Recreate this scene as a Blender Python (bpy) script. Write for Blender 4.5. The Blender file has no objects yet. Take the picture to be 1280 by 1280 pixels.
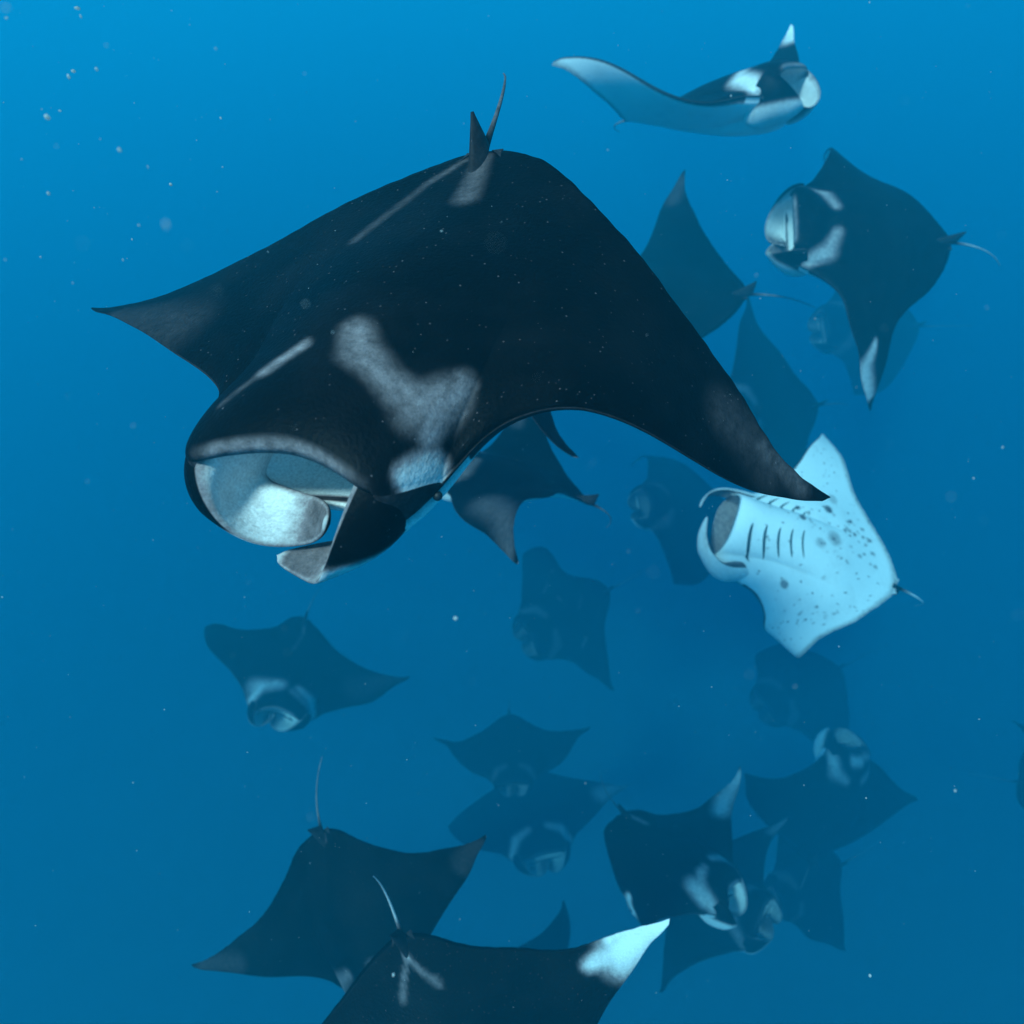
import bpy, bmesh, math, random
import numpy as np
from mathutils import Vector, Matrix, Quaternion

# ------------------------------------------------------------ camera, water light, sun
scene = bpy.context.scene
cam_data = bpy.data.cameras.new('camera')
cam = bpy.data.objects.new('camera', cam_data)
scene.collection.objects.link(cam)
cam_data.sensor_width = 36.0
cam_data.lens = 18.0 / math.tan(math.radians(40.0))
cam_data.clip_start = .05
cam_data.clip_end = 400.0
cam.location = (0, 0, 0)
cam.rotation_euler = (math.radians(56.0), 0, 0)
scene.camera = cam
cam_data.dof.use_dof = True
cam_data.dof.focus_distance = 1.6
cam_data.dof.aperture_fstop = 2.2

SUN_DIR = Vector((-.46, -.56, .69)).normalized()       # toward the sun: high, over the left shoulder
elev = math.asin(SUN_DIR.z); azim = math.atan2(SUN_DIR.x, SUN_DIR.y)

world = bpy.data.worlds.new('World'); scene.world = world; world.use_nodes = True
wn = world.node_tree
bg = wn.nodes['Background']
sky = wn.nodes.new('ShaderNodeTexSky'); sky.sky_type = 'NISHITA'; sky.sun_disc = False
sky.sun_elevation = elev; sky.sun_rotation = azim
wn.links.new(sky.outputs[0], bg.inputs['Color']); bg.inputs['Strength'].default_value = .08

sd = bpy.data.lights.new('sun', 'SUN'); sd.energy = 5.0; sd.angle = math.radians(8.0); sd.color = (1.0, .96, .90)
sun = bpy.data.objects.new('sun', sd); scene.collection.objects.link(sun)
sun.rotation_euler = SUN_DIR.to_track_quat('Z', 'Y').to_euler()

vs = scene.view_settings
vs.view_transform = 'Standard'; vs.look = 'None'; vs.gamma = 1.0; vs.exposure = 1.08; vs.use_curve_mapping = False
scene.cycles.volume_bounces = 2
scene.cycles.max_bounces = 6

# ------------------------------------------------------------ the sea water all round
def water_box():
    me = bpy.data.meshes.new('haze')
    bm = bmesh.new(); bmesh.ops.create_cube(bm, size=1.0)
    bmesh.ops.scale(bm, vec=(300, 300, 38.5), verts=bm.verts); bmesh.ops.translate(bm, vec=(0, 0, 11 - 19.25), verts=bm.verts)
    bm.to_mesh(me); bm.free()
    ob = bpy.data.objects.new('haze', me); scene.collection.objects.link(ob)
    m = bpy.data.materials.new('sea_water'); m.use_nodes = True
    nt = m.node_tree; nt.nodes.clear()
    out = nt.nodes.new('ShaderNodeOutputMaterial'); v = nt.nodes.new('ShaderNodeVolumePrincipled')
    v.inputs['Color'].default_value = (.005, .290, .405, 1)
    v.inputs['Absorption Color'].default_value = (.0, .29, .57, 1)
    v.inputs['Density'].default_value = .086
    v.inputs['Anisotropy'].default_value = .25
    nt.links.new(v.outputs[0], out.inputs['Volume'])
    me.materials.append(m)
    ob['kind'] = 'stuff'; ob['label'] = 'clear blue sea water fading everything with distance'; ob['category'] = 'water'
    return ob
water_box()

# ------------------------------------------------------------ unseen pale sand far below, added to bounce light upward
def bounce_seabed():
    n = 60; g = np.linspace(-1, 1, n); g = np.sign(g) * np.abs(g) ** 1.6 * 149
    X, Y = np.meshgrid(g, g, indexing='ij')
    Z = -26 + .25 * np.sin(X * .35 + .6 * np.sin(Y * .21)) + .2 * np.sin(Y * .5 + X * .13)
    V = np.stack([X, Y, Z], -1).reshape(-1, 3)
    i, j = np.meshgrid(np.arange(n - 1), np.arange(n - 1), indexing='ij')
    Q = np.stack([i * n + j, (i + 1) * n + j, (i + 1) * n + j + 1, i * n + j + 1], -1).reshape(-1, 4)
    me = bpy.data.meshes.new('bounce_seabed'); me.from_pydata(V.tolist(), [], Q.tolist())
    me.polygons.foreach_set('use_smooth', np.ones(len(me.polygons), bool))
    m = bpy.data.materials.new('sand'); m.use_nodes = True; nt = m.node_tree; b = nt.nodes['Principled BSDF']
    tc = nt.nodes.new('ShaderNodeTexCoord'); no = nt.nodes.new('ShaderNodeTexNoise'); no.inputs['Scale'].default_value = .6; no.inputs['Detail'].default_value = 6
    nt.links.new(tc.outputs['Object'], no.inputs['Vector'])
    cr = nt.nodes.new('ShaderNodeValToRGB'); cr.color_ramp.elements[0].color = (.34, .34, .31, 1); cr.color_ramp.elements[1].color = (.44, .44, .40, 1)
    nt.links.new(no.outputs['Fac'], cr.inputs[0]); nt.links.new(cr.outputs[0], b.inputs['Base Color']); b.inputs['Roughness'].default_value = .95
    me.materials.append(m); ob = bpy.data.objects.new('bounce_seabed', me); scene.collection.objects.link(ob)
    ob['kind'] = 'structure'
bounce_seabed()

# ------------------------------------------------------------ outline and wing bend of a manta ray (half span = 1)
X0=.17
_LEx=np.array([0,.075,.135,.175,.205,.23,.252,.272,.292,.316,.35,.41,.5,.6,.7,.8,.88,.94,.98,1.])
_LEy=np.array([.485,.487,.486,.474,.452,.428,.406,.387,.368,.344,.314,.281,.23,.163,.082,-.018,-.119,-.205,-.268,-.318])
_WLy=np.array([.365,.365,.363,.361,.360,.358,.356,.353,.346,.333,.313,.281,.23,.163,.082,-.018,-.119,-.205,-.268,-.318])
_TEx=np.array([0,.04,.08,.13,.2,.28,.36,.45,.55,.65,.75,.85,.93,.98,1.])
_TEy=np.array([-.455,-.452,-.44,-.42,-.38,-.33,-.288,-.25,-.222,-.208,-.210,-.232,-.277,-.322,-.345])
def pchip(xs,ys,x):
    h=np.diff(xs); d=np.diff(ys)/h
    m=np.zeros(len(xs)); m[0]=d[0]; m[-1]=d[-1]
    for i in range(1,len(xs)-1):
        if d[i-1]*d[i]>0:
            w1=2*h[i]+h[i-1]; w2=h[i]+2*h[i-1]; m[i]=(w1+w2)/(w1/d[i-1]+w2/d[i])
    x=np.clip(x,xs[0],xs[-1]); i=np.clip(np.searchsorted(xs,x)-1,0,len(h)-1)
    t=(x-xs[i])/h[i]
    return ((2*t**3-3*t**2+1)*ys[i]+(t**3-2*t**2+t)*h[i]*m[i]+(-2*t**3+3*t**2)*ys[i+1]+(t**3-t**2)*h[i]*m[i+1])
LE=lambda x: pchip(_LEx,_LEy,np.abs(x))
WL=lambda x: pchip(_LEx,_WLy,np.abs(x))
TE=lambda x: pchip(_TEx,_TEy,np.abs(x))
NS=61
_s=np.linspace(0,1,NS); _xs=X0+_s*(1-X0); _m=.5*(WL(_xs)+TE(_xs)); _dm=np.gradient(_m,_s)
# pose vector: 0:3 pos, 3:6 rotvec, 6 ln size, 7 kappa, right 8:17 , left 17:26 : a1 a2 a3 b1 b2 c1 c2 lnL lnC
NP=26
def wing(ax,y,z,w):
    a1,a2,a3,b1,b2,c1,c2,lL,lC=w
    s=_s; e=1.12*s*s/(s+.12); ph=a1*e+a2*s*s+a3*s**3; ps=b1*e+b2*s*s; ta=c1*e+c2*s*s
    L=np.exp(lL); C=np.exp(lC*np.minimum(1,s*2.5))
    cp,sp=np.cos(ph),np.sin(ph); cs,ss=np.cos(ps),np.sin(ps); ct,st=np.cos(ta),np.sin(ta)
    # columns of R = Ry(-ph) Rz(ps)
    ex=np.stack([cp*cs, ss, sp*cs],1); ey=np.stack([-cp*ss, cs, -sp*ss],1); ez=np.stack([-sp,0*sp,cp],1)
    dP=ex*((1-X0)*L)+ey*_dm[:,None]*L
    P=np.vstack([[0,0,0],np.cumsum(.5*(dP[1:]+dP[:-1])*(s[1]-s[0]),0)])+[X0,_m[0],0]
    EY=ey*ct[:,None]+ez*st[:,None]; EZ=-ey*st[:,None]+ez*ct[:,None]
    q=np.clip((ax-X0)/(1-X0),0,1)
    ip=lambda A: np.stack([np.interp(q,_s,A[:,i]) for i in range(3)],1)
    mq=np.interp(q,_s,_m); Cq=np.interp(q,_s,C)
    # the local x overshoot (none inside the span)
    return ip(P)+ip(EY)*((y-mq)*Cq)[:,None]+ip(EZ)*z[:,None]
def local(pts,p):
    pts=np.asarray(pts,float); x,y,z=pts.T
    out=pts.copy()
    for sg,w in ((1,p[8:17]),(-1,p[17:26])):
        k=(x*sg>X0)
        if k.any():
            o=wing(np.abs(x[k]),y[k],z[k],w); o[:,0]*=sg; out[k]=o
    ka=p[7]
    ka=ka if abs(ka)>1e-5 else 1e-5
    if True:
        th=ka*out[:,1]; Y=out[:,1]; Z=out[:,2]
        r=1/ka
        out=np.stack([out[:,0],(r-Z)*np.sin(th),r-(r-Z)*np.cos(th)],1)
    return out*np.exp(p[6])

# ---------------------------------------------------------------- manta mesh
def sm(a, b, t):
    t = np.clip((t - a) / (b - a), 0, 1)
    return t * t * (3 - 2 * t)

XM = .160                                        # half width of the mouth
def stations(q):
    a = np.linspace(0, .2, int(11 * q), endpoint=False)
    b = np.linspace(.2, .32, int(16 * q), endpoint=False)
    t = np.linspace(0, 1, int(34 * q))
    c = .32 + .68 * (t * .75 + .25 * np.sin(t * np.pi / 2))
    h = np.r_[a, b, c]
    return np.r_[-h[::-1], h[1:]]

def mouthh(x):
    return np.maximum(0, 1 - (np.abs(x) / XM) ** 2.6) ** .55

def top_z(x, y, u, gape):
    ax = np.abs(x)
    wing = .034 * (1 - ax) ** 1.1 + .003
    hump = .088 * np.exp(-(ax / .27) ** 2.2) * (.18 + .82 * sm(-.50, .05, y)) * (1 - .22 * sm(.15, .5, y))
    head = .020 * sm(.27, .19, ax) * sm(.24, .42, y)
    prof = 2.1 * np.sqrt(np.clip(u, 0, 1)) * np.clip(1 - u, 0, 1) ** .9
    h = np.maximum(0, 1 - (ax / .255) ** 2.4) ** .75
    ze = (.004 * (1 - ax) + .0012) * (1 - h) - .02 * sm(.33, .24, ax) * (1 - h) + .080 * h
    return ze * (1 - u) ** 4 + (wing + hump + head) * prof

def bot_z(x, y, u, gape):
    ax = np.abs(x)
    wing = .022 * (1 - ax) ** 1.1 + .002
    hump = .100 * np.exp(-(ax / .35) ** 3.4) * (.15 + .85 * sm(-.5, -.1, y)) * (1 - .35 * sm(.1, .5, y))
    prof = 1.75 * np.clip(u, 0, 1) ** .36 * np.clip(1 - u, 0, 1) ** .9
    h = mouthh(x)
    ze = -(.004 * (1 - ax) + .0012) * (1 - h) - .02 * sm(.33, .24, ax) * (1 - h) - (.025 + .10 * gape) * h
    return ze * (1 - u) ** 2 - (wing + hump) * prof

def capsule(px, py, segs):
    """soft white patches and painted sheen: segs = (x0,y0,x1,y1,r0,r1,strength)"""
    m = np.zeros_like(px)
    for x0, y0, x1, y1, r0, r1, s in segs:
        dx, dy = x1 - x0, y1 - y0
        t = np.clip(((px - x0) * dx + (py - y0) * dy) / (dx * dx + dy * dy + 1e-9), 0, 1)
        d = np.hypot(px - x0 - t * dx, py - y0 - t * dy); r = r0 + t * (r1 - r0)
        m = np.maximum(m, s * (1 - sm(.1, 1.75, d / r)))
    return m

STD_PATCH = [(.27, .36, .20, .25, .05, .06, .8), (.20, .25, .10, .17, .06, .04, .7),
             (-.27, .36, -.20, .25, .05, .06, .8), (-.20, .25, -.10, .17, .06, .04, .7),
             (.9, -.20, .99, -.32, .05, .02, .35), (-.9, -.20, -.99, -.32, .05, .02, .35)]

LOBE = (.50, -.10, 2.65, .37, .075, .85, .200, .36, -.02)

def ring_grid(P, closed_ring=True, off=0):
    n, m = P.shape[:2]
    i, j = np.meshgrid(np.arange(n - 1), np.arange(m if closed_ring else m - 1), indexing='ij')
    j2 = (j + 1) % m
    return np.stack([i * m + j, (i + 1) * m + j, (i + 1) * m + j2, i * m + j2], -1).reshape(-1, 4) + off

def manta_geometry(o):
    """canonical points (span -1..1), quads, whiteness, flag for points that skip the wing bend"""
    q = o.get('q', 1.); gape = o.get('gape', 1.)
    nt, nk = int(34 * q), int(18 * q)
    xs = stations(q); ns = len(xs)
    le, te = LE(xs), TE(xs)
    te = te + .0012 * np.sin(xs * 61 + o.get('seed', 0)) * np.sin(xs * 23) + .0008 * np.sin(xs * 140 + 1.3 * o.get('seed', 0)) * (np.abs(xs) > .1)
    te = np.minimum(te, le - .002)
    X, Pt, W = [], [], []
    # ring: top TE->LE, mouth, bottom LE->TE
    tt = np.linspace(0, 1, nt)
    ut = 1 - (tt * .35 + .65 * np.sin(tt * np.pi / 2)); ub = ut[::-1]
    yt = le[:, None] - (le - te)[:, None] * ut
    x2 = np.repeat(xs[:, None], nt, 1)
    zt = top_z(x2, yt, ut[None], gape)
    jb = .055 * mouthh(xs)
    lo = le - jb
    yb = lo[:, None] - (lo - te)[:, None] * ub
    zb = bot_z(x2, yb, ub[None], gape)
    k = .5 - .5 * np.cos(np.pi * np.linspace(0, 1, nk + 2)[1:-1])
    h = mouthh(xs)[:, None]
    s = np.sin(np.pi * k)[None]
    depth = h * .27 * s ** .8 - (1 - h) * .005 * (1 - np.abs(xs))[:, None] * s
    ym = le[:, None] - jb[:, None] * k - depth
    kk = sm(0, 1, k)[None]
    zm = zt[:, -1:] * (1 - kk) + zb[:, :1] * kk + h * .012 * np.sin(2 * np.pi * k)[None]
    P = np.concatenate([np.stack([x2, yt, zt], -1), np.stack([np.repeat(xs[:, None], nk, 1), ym, zm], -1),
                        np.stack([x2, yb, zb], -1)], 1)
    # whiteness
    wt = capsule(x2, yt, o.get('patch', STD_PATCH))
    lipm = (np.abs(x2) < .24) * sm(.018, .002, le[:, None] - yt) * sm(.17, .10, np.abs(x2)) * o.get('lip', .35)
    wt = np.maximum(wt, lipm)
    dm = (lo[:, None] - yb); dte = (yb - te[:, None])
    edge = sm(.0, .05, dte) * .6 + .4
    wb = np.ones_like(yb) * edge
    wb = wb * (1 - o.get('wingdark', .0) * sm(.35, .9, np.abs(x2)))
    for sx, sy, r, st in o.get('spots', []):
        wb = wb * (1 - st * (1 - sm(.5, 1.15, np.hypot(x2 - sx, yb - sy) / r)))
    # black wraps a little under the leading edge
    wb = wb * sm(0, .02, dm + .012 * (np.abs(x2) < .3))
    inside = (.72 * np.ones((ns, nk)) + .2 * sm(.45, .8, k)[None]) * o.get('inner', 1.)  # low inner on distant rays puts haze fading into the mouth colour
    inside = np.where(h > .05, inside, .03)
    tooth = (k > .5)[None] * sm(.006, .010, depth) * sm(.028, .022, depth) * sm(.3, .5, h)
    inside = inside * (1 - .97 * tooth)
    W = np.concatenate([wt, inside, wb], 1)
    V = [P.reshape(-1, 3)]; Q = [ring_grid(P)]; WW = [W.ravel()]
    off = len(V[0])
    # --- cephalic lobes
    for sg, lb in ((1, o.get('lobeR')), (-1, o.get('lobeL'))):
        om, g0, g1, L, wd, twist, bx, by, bz = lb or LOBE
        na, nb = int(24 * q), int(14 * q)
        a = np.linspace(0, 1, na); da = a[1]
        g = g0 + (g1 - g0) * (a ** 1.35 * .55 + .45 * sm(0, 1, a))
        oma = om + twist * sm(0, .85, a)
        t0 = np.stack([0 * a, np.cos(oma), -np.sin(oma)], 1); wv = np.stack([0 * a, np.sin(oma), np.cos(oma)], 1)
        inx = np.array([-1., 0, 0])
        T = np.cos(g)[:, None] * t0 + np.sin(g)[:, None] * inx
        N = np.cos(g)[:, None] * inx - np.sin(g)[:, None] * t0      # toward the mouth axis
        C = np.array([bx, by, bz]) + np.vstack([[0, 0, 0], np.cumsum(.5 * (T[1:] + T[:-1]), 0) * da * L])
        half = wd * (1 + .35 * np.sin(np.pi * np.clip(a, 0, 1) ** .8) + .45 * np.exp(-(a / .3) ** 2)) * np.sqrt(np.maximum(1 - np.clip((a - .40) / .60, 0, 1) ** 2.2, 0))
        b = np.linspace(-1, 1, nb)
        th = np.sqrt(np.maximum(1 - b ** 2, 0))[None] * (.011 * (1 - .6 * a) + .040 * np.exp(-(a / .42) ** 2.6))[:, None] + .0012
        cup = (.026 * np.sin(np.pi * np.minimum(a * 1.25, 1)))[:, None] * (b ** 2)[None]
        base = C[:, None] + wv[:, None] * (half[:, None] * b[None])[..., None]
        inn = base + N[:, None] * (cup + th)[..., None]
        out = base + N[:, None] * (cup - th)[..., None]
        R = np.concatenate([inn, out[:, ::-1]], 1)
        R[..., 0] *= sg
        rim = 1 - np.abs(b)[None] ** 3 * np.ones((na, 1))
        wi = .80 * sm(0, .5, rim) * (1 - .8 * sm(.62, .82, a)[:, None] * sm(.0, .5, rim)) + .25 * (1 - sm(0, .4, rim))
        wi = wi * o.get('inner', 1.)
        wi = np.maximum(wi, .55 * o.get('inner', 1.) * sm(.955, .985, a)[:, None])
        wo = .78 * sm(-.045, -.075, out[..., 2]) * sm(.85, .6, a)[:, None]
        wo = np.maximum(wo, o.get('lobewhite', 0) * (.55 + .45 * rim))
        wo = wo[:, ::-1]
        qd = ring_grid(R, True, off)
        V.append(R.reshape(-1, 3)); Q.append(qd if sg > 0 else qd[:, ::-1]); WW.append(np.concatenate([wi, wo], 1).ravel()); off += R.shape[0] * R.shape[1]
    # --- dorsal fin, pelvic fins
    def fin(root, tip, back, thick, w, nrm):
        nonlocal off
        nf = 9
        s_ = np.linspace(0, .93, nf)
        rt, tp, bk = map(np.array, (root, tip, back)); nrm = np.array(nrm)
        rows = []
        for t in s_:
            f0 = rt + (tp - rt) * t ** .8; b0 = bk + (tp - bk) * t ** 1.25
            c = .5 * (1 - np.cos(np.linspace(0, 2 * np.pi, 12, endpoint=False)))
            side = np.sin(np.linspace(0, 2 * np.pi, 12, endpoint=False))
            rows.append(f0 + (b0 - f0) * c[:, None] + nrm * (side * thick * (1 - t * .85))[:, None])
        R = np.array(rows)
        V.append(R.reshape(-1, 3)); Q.append(ring_grid(R, True, off)); WW.append(np.full(R.shape[0] * R.shape[1], w)); off += R.shape[0] * R.shape[1]
    fin((0, -.36, .012), (.02, -.502, .072), (0, -.485, .0), .017, .02, (1, 0, 0))
    for sg in (1, -1):
        fin((.058 * sg, -.415, 0), (.045 * sg, -.462, -.004), (.02 * sg, -.455, 0), .006, o.get('finwhite', .03), (0, 0, 1))
    return np.vstack(V), np.vstack(Q), np.concatenate(WW)

def bend_local(V, p, rbf):
    L = local(V, p)
    if rbf is not None and len(rbf):
        A = np.asarray(rbf)
        d2 = ((V[:, None, :2] - A[None, :, :2]) ** 2).sum(-1)
        L = L + np.exp(-d2 / (2 * .13 ** 2)) @ A[:, 2:]
    return L

def tail_geometry(L0, back, end, q, r0):
    """tapered whip from the tail base L0 to end, leaving along `back` (all in local metres)"""
    n, m = int(26 * q) + 6, 10
    t = np.linspace(0, 1, n); ln = np.linalg.norm(end - L0)
    c = L0 + back * ln * .5
    C = (1 - t)[:, None] ** 2 * (L0 - back * ln * .06) + (2 * t * (1 - t))[:, None] * c + (t ** 2)[:, None] * end
    T = np.gradient(C, axis=0); T /= np.linalg.norm(T, axis=1)[:, None]
    ref = np.array([0, 0, 1.]); A = np.cross(T, ref); A /= np.linalg.norm(A, axis=1)[:, None] + 1e-9; B = np.cross(A, T)
    ph = np.linspace(0, 2 * np.pi, m, endpoint=False)
    r = r0 * (1.5 * np.exp(-t * 10) + 1 - .72 * t)
    r[-1] = r0 * .02
    R = C[:, None] + r[:, None, None] * (A[:, None] * np.cos(ph)[None, :, None] + B[:, None] * np.sin(ph)[None, :, None])
    return R

# ------------------------------------------------------------ materials
def nodes_of(m):
    m.use_nodes = True
    return m.node_tree, m.node_tree.nodes['Principled BSDF']

def skin_material():
    m = bpy.data.materials.new('manta_skin'); nt, b = nodes_of(m); N, Lk = nt.nodes.new, nt.links.new
    at = N('ShaderNodeAttribute'); at.attribute_name = 'white'
    lc = N('ShaderNodeAttribute'); lc.attribute_name = 'loc'
    no = N('ShaderNodeTexNoise'); no.inputs['Scale'].default_value = 48; no.inputs['Detail'].default_value = 8; no.inputs['Roughness'].default_value = .68
    Lk(lc.outputs['Vector'], no.inputs['Vector'])
    def math_(op, a, c=None, clamp=False):
        n = N('ShaderNodeMath'); n.operation = op; n.use_clamp = clamp
        for i, v in enumerate((a, c)):
            if v is None: continue
            if isinstance(v, (int, float)): n.inputs[i].default_value = v
            else: Lk(v, n.inputs[i])
        return n.outputs[0]
    w = at.outputs['Fac']
    amp = math_('MULTIPLY', math_('MULTIPLY', w, math_('SUBTRACT', 1.0, w)), 3.0)
    wn_ = math_('ADD', w, math_('MULTIPLY', math_('SUBTRACT', no.outputs['Fac'], .5), amp), True)
    # pale specks and scratches on the dark back
    vo = N('ShaderNodeTexVoronoi'); vo.inputs['Scale'].default_value = 75; Lk(lc.outputs['Vector'], vo.inputs['Vector'])
    dot = math_('LESS_THAN', vo.outputs['Distance'], .13)
    pick = N('ShaderNodeSeparateColor'); Lk(vo.outputs['Color'], pick.inputs[0])
    few = math_('GREATER_THAN', pick.outputs[0], .62)
    dots = math_('MULTIPLY', math_('MULTIPLY', dot, few), math_('MULTIPLY', pick.outputs[1], .15))
    # blotchy grey marbling inside the pale areas
    n2 = N('ShaderNodeTexNoise'); n2.inputs['Scale'].default_value = 9; n2.inputs['Detail'].default_value = 5; Lk(lc.outputs['Vector'], n2.inputs['Vector'])
    marb = math_('MULTIPLY', wn_, math_('ADD', .74, math_('MULTIPLY', n2.outputs['Fac'], .5)), True)
    gr = N('ShaderNodeTexNoise'); gr.inputs['Scale'].default_value = 210; gr.inputs['Detail'].default_value = 3; Lk(lc.outputs['Vector'], gr.inputs['Vector'])
    marb = math_('MULTIPLY', marb, math_('ADD', .62, math_('MULTIPLY', gr.outputs['Fac'], .76)), True)
    n5 = N('ShaderNodeTexNoise'); n5.inputs['Scale'].default_value = 5; n5.inputs['Detail'].default_value = 7; n5.inputs['Roughness'].default_value = .65; Lk(lc.outputs['Vector'], n5.inputs['Vector'])
    cloud = math_('MULTIPLY', math_('SUBTRACT', n5.outputs['Fac'], .44, True), .018)
    fac = math_('MAXIMUM', math_('ADD', marb, cloud, True), dots)
    cr = N('ShaderNodeValToRGB'); Lk(fac, cr.inputs[0])
    e = cr.color_ramp.elements; e[0].color = (.0008, .0010, .0016, 1); e[1].color = (.82, .82, .80, 1)
    m1 = e.new(.25); m1.color = (.205, .165, .170, 1); m2 = e.new(.6); m2.color = (.50, .48, .47, 1)
    Lk(cr.outputs[0], b.inputs['Base Color'])
    b.inputs['Roughness'].default_value = .48
    b.inputs['Specular IOR Level'].default_value = .045
    n3 = N('ShaderNodeTexNoise'); n3.inputs['Scale'].default_value = 120; n3.inputs['Detail'].default_value = 4; Lk(lc.outputs['Vector'], n3.inputs['Vector'])
    bu = N('ShaderNodeBump'); bu.inputs['Strength'].default_value = .25; bu.inputs['Distance'].default_value = .01
    Lk(n3.outputs['Fac'], bu.inputs['Height']); Lk(bu.outputs[0], b.inputs['Normal'])
    return m

def plain_material(name, col, rough, noise=30.):
    m = bpy.data.materials.new(name); nt, b = nodes_of(m)
    no = nt.nodes.new('ShaderNodeTexNoise'); no.inputs['Scale'].default_value = noise
    hs = nt.nodes.new('ShaderNodeMix'); hs.data_type = 'RGBA'; nt.links.new(no.outputs['Fac'], hs.inputs['Factor'])
    hs.inputs[6].default_value = tuple(c * .7 for c in col) + (1,); hs.inputs[7].default_value = tuple(min(1, c * 1.25) for c in col) + (1,)
    nt.links.new(hs.outputs[2], b.inputs['Base Color']); b.inputs['Roughness'].default_value = rough
    return m

SKIN = skin_material()
EYE = plain_material('eye', (.008, .008, .010), .55)
SLIT = plain_material('gill_opening', (.03, .06, .07), .7)
SPECK = plain_material('plankton', (.75, .75, .72), .9)
def soften(m):
    nt = m.node_tree; b = nt.nodes['Principled BSDF']; out = nt.nodes['Material Output']
    tr = nt.nodes.new('ShaderNodeBsdfTranslucent'); tr.inputs['Color'].default_value = (.75, .75, .72, 1)
    mx = nt.nodes.new('ShaderNodeMixShader'); mx.inputs[0].default_value = .7
    nt.links.new(b.outputs[0], mx.inputs[1]); nt.links.new(tr.outputs[0], mx.inputs[2]); nt.links.new(mx.outputs[0], out.inputs['Surface'])
    b.inputs['Specular IOR Level'].default_value = 0.0
soften(SPECK)

# ------------------------------------------------------------ one manta
def mesh_object(name, V, Q, mat, parent=None, white=None, loc=None):
    me = bpy.data.meshes.new(name)
    me.from_pydata(V.tolist(), [], Q.tolist())
    me.polygons.foreach_set('use_smooth', np.ones(len(me.polygons), bool))
    if white is not None:
        a = me.attributes.new('white', 'FLOAT', 'POINT'); a.data.foreach_set('value', white.astype(np.float32))
    if loc is not None:
        a = me.attributes.new('loc', 'FLOAT_VECTOR', 'POINT'); a.data.foreach_set('vector', loc.astype(np.float32).ravel())
    me.materials.append(mat); me.update()
    ob = bpy.data.objects.new(name, me); scene.collection.objects.link(ob)
    if parent is not None: ob.parent = parent
    return ob

def ball(c, axes, n=10, m=14):
    th = np.linspace(0, np.pi, n); ph = np.linspace(0, 2 * np.pi, m, endpoint=False)
    P = c + np.stack([np.sin(th)[:, None] * np.cos(ph), np.sin(th)[:, None] * np.sin(ph), np.cos(th)[:, None] * np.ones(m)], -1) @ axes
    return P.reshape(-1, 3), ring_grid(P)

def build_manta(o):
    p = np.r_[np.zeros(6), o['shape']]; S = math.exp(p[6])
    root = bpy.data.objects.new('manta_ray', None); scene.collection.objects.link(root)
    root.location = o['at']; root.rotation_mode = 'QUATERNION'; root.rotation_quaternion = o['turn']
    root.empty_display_size = .2
    root['label'] = o['label']; root['category'] = 'manta ray'; root['group'] = 'manta rays feeding in open water'
    C, Q, W = manta_geometry(o)
    L = bend_local(C, p, o.get('rbf'))
    # tail whip joined to the same skin
    b0 = bend_local(np.array([[0, -.455, 0.]]), p, o.get('rbf'))[0]; b1 = bend_local(np.array([[0, -.40, 0.]]), p, o.get('rbf'))[0]
    back = (b0 - b1) / np.linalg.norm(b0 - b1)
    end = np.array(o['tail'])
    T = tail_geometry(b0, back, end, max(o.get('q', 1), 1), .0062 * S)
    n = len(L); T2 = T.reshape(-1, 3)
    tw = np.repeat(np.linspace(0, 1, T.shape[0])[:, None], T.shape[1], 1)
    wt = (o.get('tailwhite', .25) * sm(.08, .3, tw)).ravel()
    V = np.vstack([L, T2]); Q = np.vstack([Q, ring_grid(T, True, n)]); W = np.r_[W, wt]
    loc = np.vstack([C, T2 / S + 5]) + o.get('seed', 0) * 3.7
    mesh_object('body', V, Q[:, ::-1], SKIN, root, W, loc)
    # eyes on the head sides
    for sg in (1, -1):
        c = bend_local(np.array([[(.247) * sg, .415, -.030], [.272 * sg, .455, -.028]]), p, o.get('rbf'))
        E, EQ = ball(c[0], np.eye(3) * .0085 * S)
        mesh_object('eye', E, EQ, EYE, root)
    if o.get('gills'):
        for sg in (1, -1):
            for i in range(5):
                if sg > 0: xs = np.linspace(.04 - .022 * i, .185 - .022 * i, 12)
                else: xs = np.linspace(.135 + .004 * i, .25 - .012 * i, 12)
                t = np.linspace(-1, 1, 12)
                yc = .362 - .06 * i - .030 * (t + 1) / 2 + .012 * (1 - t ** 2)
                wd = (.0095 - .0010 * i) * np.sqrt(np.maximum(1 - t ** 2, .02))
                rows = []
                for d, dz in ((-1, .004), (-.55, -.005), (.55, -.005), (1, .004)):
                    yy = yc + d * wd; lo = LE(xs) - .055 * mouthh(xs); te = TE(xs)
                    u = (lo - yy) / (lo - te)
                    rows.append(np.stack([xs * sg, yy, bot_z(xs, yy, u, o.get('gape', 1)) + dz], -1))
                R = np.stack(rows, 1)
                G = bend_local(R.reshape(-1, 3), p, o.get('rbf'))
                mesh_object('gill_slit', G, ring_grid(R, False), SLIT, root)
    return root

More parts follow.
